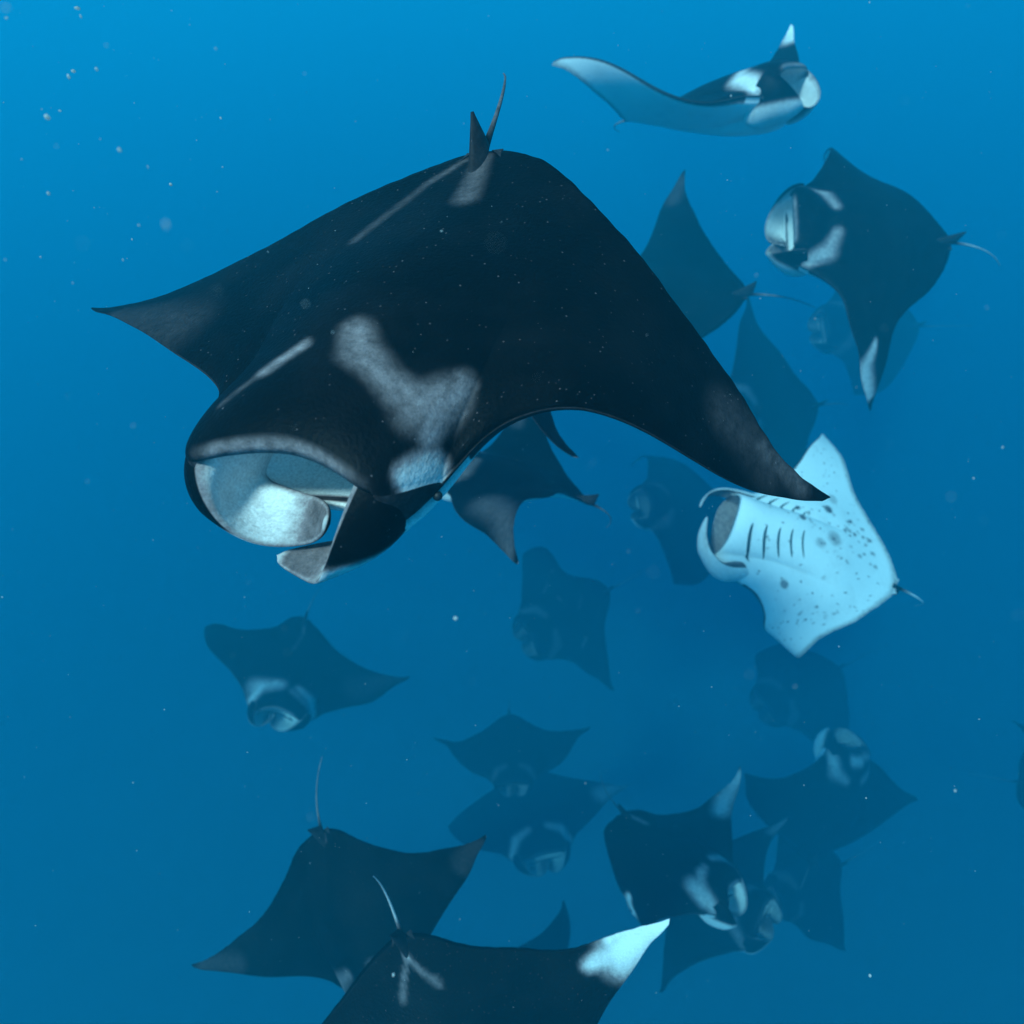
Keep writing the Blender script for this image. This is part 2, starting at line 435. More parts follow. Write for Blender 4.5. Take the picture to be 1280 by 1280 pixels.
rng = np.random.default_rng(5)
def belly_spots(n, seed):
    r = np.random.default_rng(seed); out = []
    for _ in range(n):
        x = r.uniform(-.75, .75); y = r.uniform(-.42, .35)
        out.append((x, y, r.uniform(.004, .0085), r.uniform(.5, .95)))
    for _ in range(26):
        out.append((r.normal(-.19, .08), r.normal(-.20, .08), r.uniform(.008, .017), r.uniform(.35, .75)))
    for _ in range(14):
        out.append((r.normal(.38, .06), r.normal(-.05, .08), r.uniform(.006, .013), r.uniform(.35, .75)))
    out += [(-.02, .02, .035, .40), (-.085, -.06, .05, .45), (-.133, .136, .024, .8), (-.268, -.018, .03, .85), (-.20, .16, .018, .7), (.262, .159, .028, .7), (-.36, -.06, .04, .4)]
    return out

MANTAS = [
    dict(at=(-0.236, 1.517, -0.401),
         turn=(0.1780, -0.0708, -0.2303, 0.9541),
         shape=[0.182, 0.270, -0.357, 0.060, 0.144, 0.458, 0.342, 0.206, 0.122, -0.047, -0.048, -2.055, 0.362, 1.064, 0.789, 0.105, 0.309, -0.434, -0.116, -0.164],
         tail=(0.169, -1.144, -0.052),
         rbf=[(0.300, 0.360, -0.050, -0.033, -0.003), (-0.300, 0.360, -0.006, -0.005, -0.000), (0.450, 0.259, -0.003, -0.004, 0.001), (-0.450, 0.259, 0.006, -0.017, 0.011), (0.600, 0.163, -0.002, -0.000, -0.001), (-0.600, 0.163, -0.007, -0.005, -0.000), (0.750, 0.035, -0.002, -0.001, -0.000), (-0.750, 0.035, 0.005, 0.011, -0.004), (0.900, -0.147, 0.009, 0.001, 0.003), (-0.900, -0.147, 0.001, 0.047, -0.024), (1.000, -0.336, 0.004, 0.009, -0.003), (-1.000, -0.336, 0.000, -0.007, 0.004), (0.150, -0.410, -0.015, 0.004, -0.008), (-0.150, -0.410, -0.013, -0.019, 0.004), (0.300, -0.319, 0.026, 0.008, 0.006), (-0.300, -0.319, 0.004, 0.011, -0.004), (0.450, -0.250, -0.024, -0.011, -0.004), (-0.450, -0.250, 0.008, -0.008, 0.007), (0.600, -0.213, 0.009, 0.004, 0.002), (-0.600, -0.213, -0.006, 0.023, -0.014), (0.750, -0.210, -0.004, 0.006, -0.005), (-0.750, -0.210, -0.000, -0.030, 0.015), (0.900, -0.257, -0.003, -0.008, 0.003), (-0.900, -0.257, -0.004, -0.021, 0.009), (0.000, -0.455, 0.015, 0.006, 0.003), (0.000, 0.485, -0.037, -0.029, -0.000), (0.245, 0.470, 0.071, 0.061, -0.002), (-0.245, 0.470, 0.015, 0.042, -0.016), (0.000, 0.100, -0.002, -0.001, -0.000), (0.300, 0.000, -0.003, -0.001, -0.001)],
         seed=0,
         label='huge black manta ray with wide open pale mouth and smoky grey shoulder patches',
         patch=[(-0.025, 0.225, -0.055, 0.275, 0.028, 0.032, 0.19), (-0.055, 0.275, -0.127, 0.315, 0.034, 0.026, 0.19), (-0.127, 0.315, -0.19, 0.335, 0.028, 0.035, 0.19), (-0.19, 0.335, -0.222, 0.3, 0.038, 0.036, 0.22), (-0.222, 0.3, -0.235, 0.265, 0.034, 0.022, 0.19), (-0.215, 0.33, -0.222, 0.375, 0.03, 0.015, 0.22), (0.06, 0.27, 0.1, 0.335, 0.014, 0.017, 0.24), (0.1, 0.335, 0.14, 0.4, 0.01, 0.008, 0.07), (-0.005, -0.43, -0.03, -0.26, 0.02, 0.026, 0.1), (0.035, -0.43, 0.1, -0.35, 0.008, 0.012, 0.09), (0.1, -0.35, 0.17, -0.11, 0.012, 0.016, 0.05), (-0.72, -0.12, -0.86, -0.2, 0.05, 0.05, 0.04), (-0.83, -0.19, -0.95, -0.265, 0.028, 0.022, 0.07), (0.6, 0.09, 0.88, -0.12, 0.09, 0.05, 0.03), (-0.212, 0.44, -0.245, 0.405, 0.018, 0.024, 0.62)],  # ridge and wing-tip streaks are sheen painted into the skin colour
         q=3.0,
         lip=0.22,
         gape=1.0,
         lobeR=(0.22, -0.22, 2.5, 0.365, 0.046, 1.85, 0.179, 0.363, 0.012),
         lobeL=(0.19, -0.02, 1.68, 0.415, 0.05, 1.36, 0.16, 0.36, 0.016),
         tailwhite=0.12),
    dict(at=(2.115, 7.926, -0.051),
         turn=(0.3703, 0.0773, -0.0550, -0.9241),
         shape=[0.693, 0.083, 0.819, 0.781, 0.327, -0.222, -0.273, -0.187, -0.022, -0.014, 0.047, 0.486, 0.216, 0.030, 0.404, 0.239, -0.058, -0.052, 0.057, 0.029],
         tail=(-0.656, -1.711, -0.097),
         rbf=[(0.300, 0.360, -0.036, 0.009, 0.024), (-0.300, 0.360, 0.003, -0.001, -0.001), (0.450, 0.259, 0.014, 0.012, -0.030), (0.600, 0.163, 0.017, -0.019, 0.008), (-0.600, 0.163, 0.004, -0.001, -0.003), (0.750, 0.035, -0.024, 0.008, 0.014), (-0.750, 0.035, -0.010, 0.016, -0.012), (0.900, -0.147, 0.000, -0.009, 0.012), (-0.900, -0.147, -0.054, 0.025, 0.022), (1.000, -0.336, 0.008, -0.008, 0.002), (-1.000, -0.336, -0.042, 0.038, -0.009), (0.150, -0.410, 0.007, -0.007, 0.003), (-0.150, -0.410, 0.007, -0.007, 0.002), (0.300, -0.319, 0.007, -0.007, 0.002), (0.450, -0.250, 0.014, -0.014, 0.005), (-0.450, -0.250, -0.001, 0.002, -0.001), (0.600, -0.213, -0.029, 0.028, -0.008), (-0.600, -0.213, -0.013, 0.017, -0.010), (0.750, -0.210, 0.021, -0.028, 0.016), (-0.750, -0.210, -0.003, 0.017, -0.020), (0.900, -0.257, -0.007, 0.024, -0.025), (-0.900, -0.257, 0.086, -0.064, -0.001), (0.000, -0.455, 0.014, -0.014, 0.005), (0.000, 0.485, 0.055, -0.028, -0.019), (0.245, 0.470, -0.036, 0.015, 0.016), (-0.245, 0.470, 0.011, -0.005, -0.004), (0.300, 0.000, 0.003, -0.001, -0.001)],
         seed=1,
         label='manta ray seen side-on with its pale wing underside raised and far wing tip upturned',
         patch=[(0.245, 0.37, 0.2, 0.285, 0.035, 0.045, 0.85), (0.2, 0.285, 0.09, 0.25, 0.045, 0.03, 0.7224999999999999), (-0.245, 0.37, -0.2, 0.285, 0.035, 0.045, 0.85), (-0.2, 0.285, -0.09, 0.25, 0.045, 0.03, 0.7224999999999999), (-0.94, -0.23, -1, -0.33, 0.045, 0.05, 0.9)],
         wingdark=0.0,
         q=1.6,
         lobewhite=0.0),
    dict(at=(4.053, 7.485, -1.271),
         turn=(0.6805, 0.2696, -0.2129, 0.6472),
         shape=[0.693, 0.008, -1.044, -0.047, 0.211, 0.395, 0.320, 0.466, 0.223, 0.009, -0.006, -0.464, -0.486, -0.262, 0.266, 0.156, 0.459, 0.109, -0.043, -0.104],
         tail=(0.101, -1.867, -0.375),
         rbf=[(0.300, 0.360, -0.118, 0.072, -0.037), (-0.300, 0.360, -0.039, 0.116, -0.016), (0.450, 0.259, 0.038, -0.046, 0.013), (-0.450, 0.259, 0.038, -0.084, 0.014), (0.600, 0.163, 0.038, -0.028, 0.012), (-0.600, 0.163, -0.022, 0.023, -0.007), (0.750, 0.035, -0.000, -0.005, 0.000), (-0.750, 0.035, 0.023, -0.029, 0.008), (0.900, -0.147, 0.017, 0.013, 0.004), (-0.900, -0.147, -0.002, 0.137, -0.006), (1.000, -0.336, -0.006, 0.009, -0.002), (-1.000, -0.336, -0.004, 0.071, -0.004), (0.150, -0.410, -0.018, 0.047, -0.007), (-0.150, -0.410, -0.021, 0.030, -0.007), (0.300, -0.319, 0.010, -0.038, 0.004), (-0.300, -0.319, -0.037, -0.067, -0.008), (0.450, -0.250, 0.002, 0.009, 0.000), (-0.450, -0.250, 0.044, 0.040, 0.011), (0.600, -0.213, -0.040, -0.005, -0.012), (-0.600, -0.213, 0.014, 0.048, 0.002), (0.750, -0.210, -0.003, -0.014, -0.000), (-0.750, -0.210, -0.024, -0.054, -0.005), (0.900, -0.257, 0.015, 0.016, 0.004), (-0.900, -0.257, 0.015, -0.149, 0.010), (0.000, -0.455, 0.036, -0.064, 0.013), (0.000, 0.485, -0.117, 0.003, -0.034), (0.245, 0.470, 0.166, -0.059, 0.050), (-0.245, 0.470, 0.049, -0.061, 0.017), (0.000, 0.100, -0.008, 0.008, -0.003), (0.300, 0.000, 0.006, -0.006, 0.002), (-0.300, 0.000, 0.006, -0.007, 0.002)],
         seed=2,
         label='dark manta ray with pale oval mouth and a white streak along its drooping wing tip',
         patch=[(0.245, 0.37, 0.2, 0.285, 0.035, 0.045, 0.45), (0.2, 0.285, 0.09, 0.25, 0.045, 0.03, 0.3825), (-0.245, 0.37, -0.2, 0.285, 0.035, 0.045, 0.45), (-0.2, 0.285, -0.09, 0.25, 0.045, 0.03, 0.3825), (-0.66, -0.07, -0.8, -0.06, 0.02, 0.05, 0.55), (-0.8, -0.06, -0.93, -0.22, 0.05, 0.03, 0.6)],
         tailwhite=0.6,
         q=1.6),
    dict(at=(2.076, 8.510, -2.240),
         turn=(0.7858, 0.0430, -0.1939, 0.5857),
         shape=[0.833, -0.052, 0.416, 0.134, -0.041, 0.432, 0.323, -0.108, -0.033, -0.007, 0.026, 0.197, 0.057, 0.007, -0.006, -0.004, -0.100, -0.037, -0.008, -0.032],
         tail=(0.053, -1.900, -0.350),
         rbf=[(0.450, 0.259, -0.008, -0.004, -0.008), (0.600, 0.163, -0.056, -0.034, -0.056), (0.750, 0.035, 0.018, -0.015, 0.006), (0.900, -0.147, 0.006, 0.103, 0.051), (1.000, -0.336, -0.004, 0.040, 0.015), (0.150, -0.410, -0.014, -0.014, -0.016), (-0.150, -0.410, 0.001, 0.023, 0.011), (0.300, -0.319, 0.012, 0.011, 0.014), (-0.300, -0.319, 0.014, -0.066, -0.020), (0.450, -0.250, 0.001, -0.016, -0.007), (-0.450, -0.250, -0.009, 0.073, 0.026), (0.600, -0.213, -0.009, 0.009, -0.002), (-0.600, -0.213, -0.007, 0.049, 0.017), (0.750, -0.210, 0.025, -0.016, 0.011), (-0.750, -0.210, -0.001, 0.005, 0.002), (0.900, -0.257, -0.025, -0.094, -0.061), (0.000, -0.455, -0.005, -0.009, -0.008), (-0.300, 0.000, -0.001, 0.004, 0.002)],
         seed=3,
         label='dark blue manta ray half hidden behind the huge black one, thin tail trailing',
         patch=[(0.245, 0.37, 0.2, 0.285, 0.035, 0.045, 0.2), (0.2, 0.285, 0.09, 0.25, 0.045, 0.03, 0.17), (-0.245, 0.37, -0.2, 0.285, 0.035, 0.045, 0.2), (-0.2, 0.285, -0.09, 0.25, 0.045, 0.03, 0.17), (0.85, -0.15, 0.97, -0.28, 0.04, 0.03, 0.05)]),
    dict(at=(6.235, 13.488, -6.213),
         turn=(0.5039, 0.3813, -0.2357, 0.7383),
         shape=[1.099, 0.027, -0.400, -0.134, 0.011, 0.173, 0.120, 0.107, 0.076, 0.006, -0.012, -0.027, -0.005, -0.000, -0.009, -0.002, 0.040, 0.009, -0.002, -0.014],
         tail=(-0.100, -2.914, -0.401),
         rbf=[(0.300, 0.360, 0.005, 0.002, -0.000), (0.450, 0.259, -0.012, -0.005, 0.001), (0.600, 0.163, -0.016, -0.008, 0.003), (0.750, 0.035, 0.030, -0.000, 0.001), (0.900, -0.147, -0.027, -0.043, 0.015), (1.000, -0.336, 0.042, 0.037, -0.012), (0.150, -0.410, 0.012, 0.006, -0.002), (-0.150, -0.410, -0.042, 0.049, -0.018), (0.300, -0.319, -0.008, 0.039, -0.014), (-0.300, -0.319, 0.052, 0.023, -0.007), (0.450, -0.250, -0.019, -0.071, 0.025), (-0.450, -0.250, 0.031, -0.005, 0.003), (0.600, -0.213, 0.018, 0.038, -0.013), (-0.600, -0.213, 0.003, -0.001, 0.000), (0.750, -0.210, 0.006, 0.058, -0.021), (0.900, -0.257, -0.032, -0.036, 0.012), (0.000, -0.455, -0.008, -0.090, 0.032), (0.245, 0.470, 0.003, 0.001, -0.000), (0.300, 0.000, -0.003, -0.007, 0.002), (-0.300, 0.000, 0.003, -0.001, 0.000)],
         seed=4,
         label="faint manta ray wing between the half-hidden ray's tail and the white-bellied ray",
         patch=[(0.245, 0.37, 0.2, 0.285, 0.035, 0.045, 0.3), (0.2, 0.285, 0.09, 0.25, 0.045, 0.03, 0.255), (-0.245, 0.37, -0.2, 0.285, 0.035, 0.045, 0.3), (-0.2, 0.285, -0.09, 0.25, 0.045, 0.03, 0.255)],
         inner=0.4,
         lip=0.08000000000000002),
    dict(at=(3.122, 5.031, -3.920),
         turn=(0.1727, -0.5521, 0.7674, 0.2764),
         shape=[0.642, 0.094, 1.985, 0.845, 0.086, -0.031, -0.015, 0.245, 0.209, -0.176, -0.250, 0.503, 0.262, 0.128, 0.329, 0.308, -0.127, -0.008, -0.054, -0.104],
         tail=(-0.116, -1.571, 0.736),
         rbf=[(0.300, 0.360, -0.067, 0.015, -0.022), (-0.300, 0.360, 0.034, -0.005, 0.011), (0.450, 0.259, -0.021, -0.076, -0.001), (-0.450, 0.259, 0.007, -0.017, 0.003), (0.600, 0.163, -0.020, 0.010, -0.007), (-0.600, 0.163, 0.005, -0.034, 0.004), (0.750, 0.035, -0.041, 0.007, -0.014), (-0.750, 0.035, 0.002, 0.008, -0.000), (0.900, -0.147, -0.021, -0.006, -0.006), (1.000, -0.336, 0.024, 0.005, 0.008), (-1.000, -0.336, 0.003, 0.022, -0.001), (0.150, -0.410, -0.049, 0.075, -0.021), (-0.150, -0.410, -0.029, 0.043, -0.012), (0.300, -0.319, 0.048, -0.059, 0.019), (-0.300, -0.319, 0.019, -0.034, 0.008), (0.450, -0.250, -0.063, 0.044, -0.023), (-0.450, -0.250, 0.030, 0.042, 0.007), (0.600, -0.213, 0.047, 0.039, 0.013), (-0.600, -0.213, -0.013, -0.003, -0.004), (0.750, -0.210, -0.002, 0.003, -0.001), (-0.750, -0.210, -0.007, -0.024, -0.001), (0.900, -0.257, 0.005, -0.002, 0.002), (-0.900, -0.257, -0.000, 0.005, -0.000), (0.000, -0.455, 0.067, -0.118, 0.030), (0.000, 0.485, -0.122, 0.098, -0.046), (0.245, 0.470, 0.168, 0.013, 0.053), (-0.245, 0.470, 0.030, 0.005, 0.009), (0.000, 0.100, -0.004, 0.002, -0.001), (0.300, 0.000, -0.014, -0.003, -0.004), (-0.300, 0.000, 0.005, 0.002, 0.001)],
         seed=5,
         label='manta ray rolled over to show its spotted white belly and gill slits',
         patch=[(0.245, 0.37, 0.2, 0.285, 0.035, 0.045, 0.3), (0.2, 0.285, 0.09, 0.25, 0.045, 0.03, 0.255), (-0.245, 0.37, -0.2, 0.285, 0.035, 0.045, 0.3), (-0.2, 0.285, -0.09, 0.25, 0.045, 0.03, 0.255)],
         q=3.0,
         lobeR=(0.169, -0.409, 1.945, 0.367, 0.05, 0.162, 0.214, 0.359, -0.019),
         lobeL=(0.036, -0.171, 1.579, 0.385, 0.042, 0.172, 0.2, 0.359, -0.014),
         gills=True,
         lobewhite=0.8,
         finwhite=0.6,
         tailwhite=0.8,
         spots=belly_spots(230, 3),
         inner=0.4),
    dict(at=(12.477, 21.166, -6.521),
         turn=(0.6378, 0.2728, -0.2620, 0.6709),
         shape=[1.281, -0.027, -0.924, -0.670, -0.281, 0.030, 0.028, 0.002, 0.002, -0.004, -0.000, -1.546, -1.134, -0.470, 0.156, 0.129, 0.001, 0.001, -0.013, -0.000],
         tail=(-0.014, -3.670, -0.033),
         rbf=[(0.900, -0.147, -0.004, 0.000, -0.001), (-0.900, -0.147, 0.009, 0.004, 0.002), (1.000, -0.336, -0.017, 0.001, -0.004), (-1.000, -0.336, 0.035, 0.016, 0.006), (0.150, -0.410, -0.003, -0.017, 0.000), (-0.150, -0.410, -0.003, -0.017, 0.000), (-0.750, -0.210, 0.003, 0.002, 0.001), (0.900, -0.257, -0.011, 0.001, -0.002), (-0.900, -0.257, 0.022, 0.010, 0.004), (0.000, -0.455, -0.007, -0.035, 0.000), (0.000, 0.485, -0.013, 0.028, -0.004), (0.245, 0.470, -0.002, 0.005, -0.001), (-0.245, 0.470, -0.002, 0.005, -0.001)],
         seed=6,
         label='very faint manta ray almost hidden behind the one with the white-streaked wing tip',
         patch=[(0.245, 0.37, 0.2, 0.285, 0.035, 0.045, 0.1), (0.2, 0.285, 0.09, 0.25, 0.045, 0.03, 0.085), (-0.245, 0.37, -0.2, 0.285, 0.035, 0.045, 0.1), (-0.2, 0.285, -0.09, 0.25, 0.045, 0.03, 0.085)],
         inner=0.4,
         lip=0.08000000000000002),
    dict(at=(0.023, 4.687, -2.810),
         turn=(0.7596, -0.0260, 0.1208, 0.6386),
         shape=[0.337, -0.099, 1.340, 0.486, -0.005, 0.582, 0.387, 0.116, 0.064, 0.104, -0.068, 0.503, -0.403, -0.474, 0.216, 0.164, -0.875, -0.427, 0.010, 0.060],
         tail=(0.427, -0.914, -0.461),
         rbf=[(0.300, 0.360, 0.000, -0.002, -0.000), (-0.450, 0.259, -0.004, 0.019, -0.004), (-0.600, 0.163, -0.006, 0.003, -0.014), (0.750, 0.035, -0.000, 0.002, 0.000), (-0.750, 0.035, 0.005, -0.017, 0.007), (0.900, -0.147, 0.002, 0.004, 0.006), (-0.900, -0.147, -0.005, 0.026, -0.005), (1.000, -0.336, 0.008, 0.008, 0.022), (-1.000, -0.336, 0.005, 0.029, 0.018), (0.150, -0.410, 0.004, 0.073, 0.028), (-0.150, -0.410, 0.011, 0.025, 0.033), (0.300, -0.319, 0.001, -0.021, -0.002), (-0.300, -0.319, 0.020, 0.044, 0.060), (0.450, -0.250, -0.005, -0.018, -0.017), (-0.450, -0.250, -0.004, -0.045, -0.019), (0.600, -0.213, -0.003, 0.035, 0.000), (-0.600, -0.213, 0.003, 0.030, 0.015), (0.750, -0.210, -0.001, 0.017, 0.002), (-0.750, -0.210, 0.004, 0.003, 0.011), (0.900, -0.257, 0.005, 0.006, 0.013), (-0.900, -0.257, -0.003, -0.046, -0.019), (0.000, -0.455, -0.028, -0.107, -0.093), (0.000, 0.485, 0.002, -0.055, -0.007), (0.245, 0.470, 0.000, -0.009, -0.001), (-0.245, 0.470, 0.000, -0.009, -0.001), (0.300, 0.000, -0.001, -0.004, -0.002), (-0.300, 0.000, -0.000, -0.003, -0.001)],
         seed=7,
         label="dark manta ray passing under the huge black one's throat with its greenish wing drooping",
         patch=[(0.245, 0.37, 0.2, 0.285, 0.035, 0.045, 0.15), (0.2, 0.285, 0.09, 0.25, 0.045, 0.03, 0.1275), (-0.245, 0.37, -0.2, 0.285, 0.035, 0.045, 0.15), (-0.2, 0.285, -0.09, 0.25, 0.045, 0.03, 0.1275), (-0.5, 0.05, -0.95, -0.25, 0.09, 0.05, 0.1), (0.7, 0, 0.95, -0.25, 0.06, 0.03, 0.08)],  # last two capsules paint the sheen on both wings
         q=1.6,
         inner=0.3,
         lip=0.06),
    dict(at=(-0.149, 4.554, -1.221),
         turn=(0.5999, 0.2844, 0.1878, 0.7239),
         shape=[0.406, 0.006, -0.244, -0.166, -0.067, 0.234, 0.178, 0.000, 0.000, 0.004, -0.000, 0.020, -0.004, 0.010, 0.068, 0.035, -0.148, -0.150, -0.028, 0.006],
         tail=(-0.008, -1.515, 0.004),
         rbf=[(-0.750, 0.035, 0.049, 0.021, 0.050), (-0.900, -0.147, 0.028, 0.020, 0.019), (1.000, -0.336, 0.002, 0.004, -0.002), (-1.000, -0.336, 0.032, 0.005, 0.041), (0.150, -0.410, -0.002, -0.003, 0.000), (-0.150, -0.410, -0.002, -0.003, 0.000), (-0.450, -0.250, -0.003, -0.002, -0.003), (-0.600, -0.213, -0.015, -0.008, -0.013), (-0.750, -0.210, 0.033, 0.016, 0.032), (0.900, -0.257, 0.001, 0.003, -0.001), (-0.900, -0.257, -0.068, -0.033, -0.064), (0.000, -0.455, -0.004, -0.005, 0.000)],
         seed=21,
         label='dark manta ray hidden behind the huge black one with only a curved wing tip showing',
         patch=[(0.245, 0.37, 0.2, 0.285, 0.035, 0.045, 0.2), (0.2, 0.285, 0.09, 0.25, 0.045, 0.03, 0.17), (-0.245, 0.37, -0.2, 0.285, 0.035, 0.045, 0.2), (-0.2, 0.285, -0.09, 0.25, 0.045, 0.03, 0.17)]),
    dict(at=(5.621, 16.422, -11.002),
         turn=(0.6055, 0.2783, -0.0537, 0.7437),
         shape=[1.281, 0.121, -0.944, -0.504, -0.148, 0.500, 0.358, -0.068, -0.018, 0.017, -0.003, -1.489, -1.003, -0.399, 0.255, 0.158, -0.100, -0.036, -0.021, 0.059],
         tail=(0.007, -3.765, 0.241),
         rbf=[(0.300, 0.360, -0.030, 0.006, -0.020), (-0.300, 0.360, 0.109, 0.078, 0.026), (0.450, 0.259, -0.010, 0.004, -0.008), (-0.450, 0.259, -0.039, 0.029, -0.035), (-0.600, 0.163, -0.031, 0.001, -0.018), (0.900, -0.147, 0.000, 0.016, -0.007), (-0.900, -0.147, 0.005, 0.005, 0.001), (1.000, -0.336, 0.001, 0.061, -0.027), (-1.000, -0.336, 0.021, 0.020, 0.003), (0.150, -0.410, 0.002, -0.050, 0.023), (-0.150, -0.410, 0.002, -0.050, 0.023), (0.300, -0.319, 0.000, -0.004, 0.002), (-0.300, -0.319, 0.000, -0.004, 0.002), (0.750, -0.210, 0.000, 0.006, -0.003), (-0.750, -0.210, 0.002, 0.002, 0.000), (0.900, -0.257, 0.001, 0.038, -0.016), (-0.900, -0.257, 0.013, 0.012, 0.002), (0.000, -0.455, 0.004, -0.104, 0.048), (0.000, 0.485, -0.065, -0.115, 0.015), (0.245, 0.470, -0.029, -0.013, -0.011), (-0.245, 0.470, 0.077, 0.034, 0.028), (-0.300, 0.000, -0.004, 0.002, -0.003)],
         seed=8,
         label="faint manta ray in the haze beside the white-bellied ray's mouth",
         patch=[(0.245, 0.37, 0.2, 0.285, 0.035, 0.045, 0.1), (0.2, 0.285, 0.09, 0.25, 0.045, 0.03, 0.085), (-0.245, 0.37, -0.2, 0.285, 0.035, 0.045, 0.1), (-0.2, 0.285, -0.09, 0.25, 0.045, 0.03, 0.085)],
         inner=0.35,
         lip=0.06999999999999999),
    dict(at=(1.771, 14.286, -13.527),
         turn=(0.4278, 0.2367, -0.1870, 0.8521),
         shape=[1.163, -0.058, -0.656, -0.629, -0.319, 0.194, 0.182, -0.095, -0.061, -0.007, 0.014, -0.675, -0.365, -0.105, 0.201, 0.196, 0.179, 0.100, -0.043, -0.065],
         tail=(-0.128, -3.419, 0.056),
         rbf=[(0.300, 0.360, -0.007, 0.062, -0.030), (-0.300, 0.360, -0.044, 0.065, -0.040), (0.450, 0.259, -0.013, 0.014, -0.009), (-0.450, 0.259, 0.057, -0.084, 0.052), (0.600, 0.163, -0.031, -0.032, 0.007), (-0.600, 0.163, 0.003, 0.012, -0.005), (0.750, 0.035, -0.005, -0.026, 0.010), (-0.750, 0.035, 0.024, -0.071, 0.038), (0.900, -0.147, -0.000, 0.005, -0.002), (-0.900, -0.147, 0.017, -0.016, 0.011), (1.000, -0.336, -0.019, 0.050, -0.027), (-1.000, -0.336, -0.020, 0.033, -0.020), (0.150, -0.410, 0.040, -0.121, 0.065), (-0.150, -0.410, -0.016, 0.001, -0.004), (0.300, -0.319, -0.028, 0.122, -0.062), (-0.300, -0.319, 0.035, 0.073, -0.024), (0.450, -0.250, -0.064, 0.101, -0.061), (-0.450, -0.250, 0.020, 0.021, -0.005), (0.600, -0.213, 0.087, -0.163, 0.095), (-0.600, -0.213, 0.016, 0.018, -0.004), (0.750, -0.210, 0.047, -0.083, 0.049), (-0.750, -0.210, 0.024, 0.023, -0.004), (0.900, -0.257, -0.006, 0.022, -0.012), (-0.900, -0.257, -0.002, 0.032, -0.015), (0.000, -0.455, -0.074, -0.154, 0.052), (0.000, 0.485, 0.020, -0.005, 0.007), (0.245, 0.470, -0.001, 0.038, -0.018), (-0.245, 0.470, -0.038, 0.061, -0.037), (0.300, 0.000, -0.011, 0.018, -0.011), (-0.300, 0.000, 0.006, -0.004, 0.003)],
         seed=9,
         label='hazy manta ray with pale scratches on its back, below the greenish drooping wing',
         patch=[(0.245, 0.37, 0.2, 0.285, 0.035, 0.045, 0.15), (0.2, 0.285, 0.09, 0.25, 0.045, 0.03, 0.1275), (-0.245, 0.37, -0.2, 0.285, 0.035, 0.045, 0.15), (-0.2, 0.285, -0.09, 0.25, 0.045, 0.03, 0.1275), (0.3, 0.1, 0.36, 0.0, 0.01, 0.01, 0.14), (0.12, 0.0, 0.2, 0.03, 0.009, 0.009, 0.14), (-0.3, -0.02, -0.36, 0.08, 0.012, 0.012, 0.2), (0.42, -0.05, 0.44, -0.15, 0.008, 0.008, 0.12), (-0.02, -0.1, 0.06, -0.18, 0.009, 0.009, 0.12)],
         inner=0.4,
         lip=0.08000000000000002),
    dict(at=(-4.202, 8.087, -9.045),
         turn=(0.0028, 0.2608, -0.0807, 0.9620),
         shape=[0.788, -0.001, -0.273, -0.629, -0.424, -0.027, 0.060, -0.041, -0.059, -0.066, -0.022, -0.014, -0.035, -0.037, 0.059, 0.080, -0.025, -0.033, 0.029, 0.013],
         tail=(0.001, -2.116, -0.221),
         rbf=[(0.300, 0.360, 0.010, 0.010, -0.016), (-0.300, 0.360, -0.032, 0.018, -0.005), (0.450, 0.259, 0.020, -0.036, 0.033), (-0.450, 0.259, 0.007, -0.000, -0.003), (0.600, 0.163, -0.034, -0.011, 0.031), (-0.600, 0.163, 0.005, -0.003, 0.001), (0.750, 0.035, 0.007, -0.010, 0.008), (-0.750, 0.035, -0.027, 0.044, -0.039), (0.900, -0.147, -0.032, 0.053, -0.048), (-0.900, -0.147, 0.007, -0.010, 0.008), (1.000, -0.336, -0.037, 0.074, -0.071), (-1.000, -0.336, -0.027, 0.031, -0.024), (0.150, -0.410, 0.053, -0.034, 0.013), (-0.150, -0.410, -0.063, 0.051, -0.029), (0.300, -0.319, -0.051, 0.039, -0.021), (-0.300, -0.319, 0.014, 0.014, -0.024), (0.450, -0.250, -0.008, -0.016, 0.024), (-0.450, -0.250, 0.026, -0.002, -0.011), (0.600, -0.213, -0.021, 0.059, -0.061), (-0.600, -0.213, -0.005, 0.007, -0.006), (0.750, -0.210, 0.038, -0.069, 0.064), (-0.750, -0.210, 0.014, -0.021, 0.019), (0.900, -0.257, 0.027, -0.069, 0.070), (-0.900, -0.257, 0.008, -0.017, 0.016), (0.000, -0.455, 0.115, -0.087, 0.046), (0.000, 0.485, 0.089, -0.071, 0.039), (0.245, 0.470, -0.066, 0.082, -0.066), (-0.245, 0.470, -0.045, 0.016, 0.003), (0.300, 0.000, 0.001, -0.005, 0.006), (-0.300, 0.000, 0.005, -0.001, -0.001)],
         seed=10,
         label="manta ray with bright mouth and broad pale shoulder band, below the huge one's mouth",
         patch=[(0.245, 0.37, 0.2, 0.285, 0.035, 0.045, 0.55), (0.2, 0.285, 0.09, 0.25, 0.045, 0.03, 0.4675), (-0.245, 0.37, -0.2, 0.285, 0.035, 0.045, 0.55), (-0.2, 0.285, -0.09, 0.25, 0.045, 0.03, 0.4675), (0.26, 0.29, 0.06, 0.27, 0.055, 0.05, 0.4), (-0.06, 0.3, -0.22, 0.36, 0.035, 0.03, 0.25), (-0.55, 0.02, -0.95, -0.28, 0.1, 0.03, 0.05), (0, -0.44, 0, -0.3, 0.012, 0.01, 0.2), (0, -0.3, 0.06, -0.12, 0.012, 0.02, 0.07)],  # long left-wing capsule is pale sheen put in as colour
         q=1.6),
    dict(at=(0.006, 9.836, -14.204),
         turn=(0.0241, 0.0247, 0.1023, -0.9942),
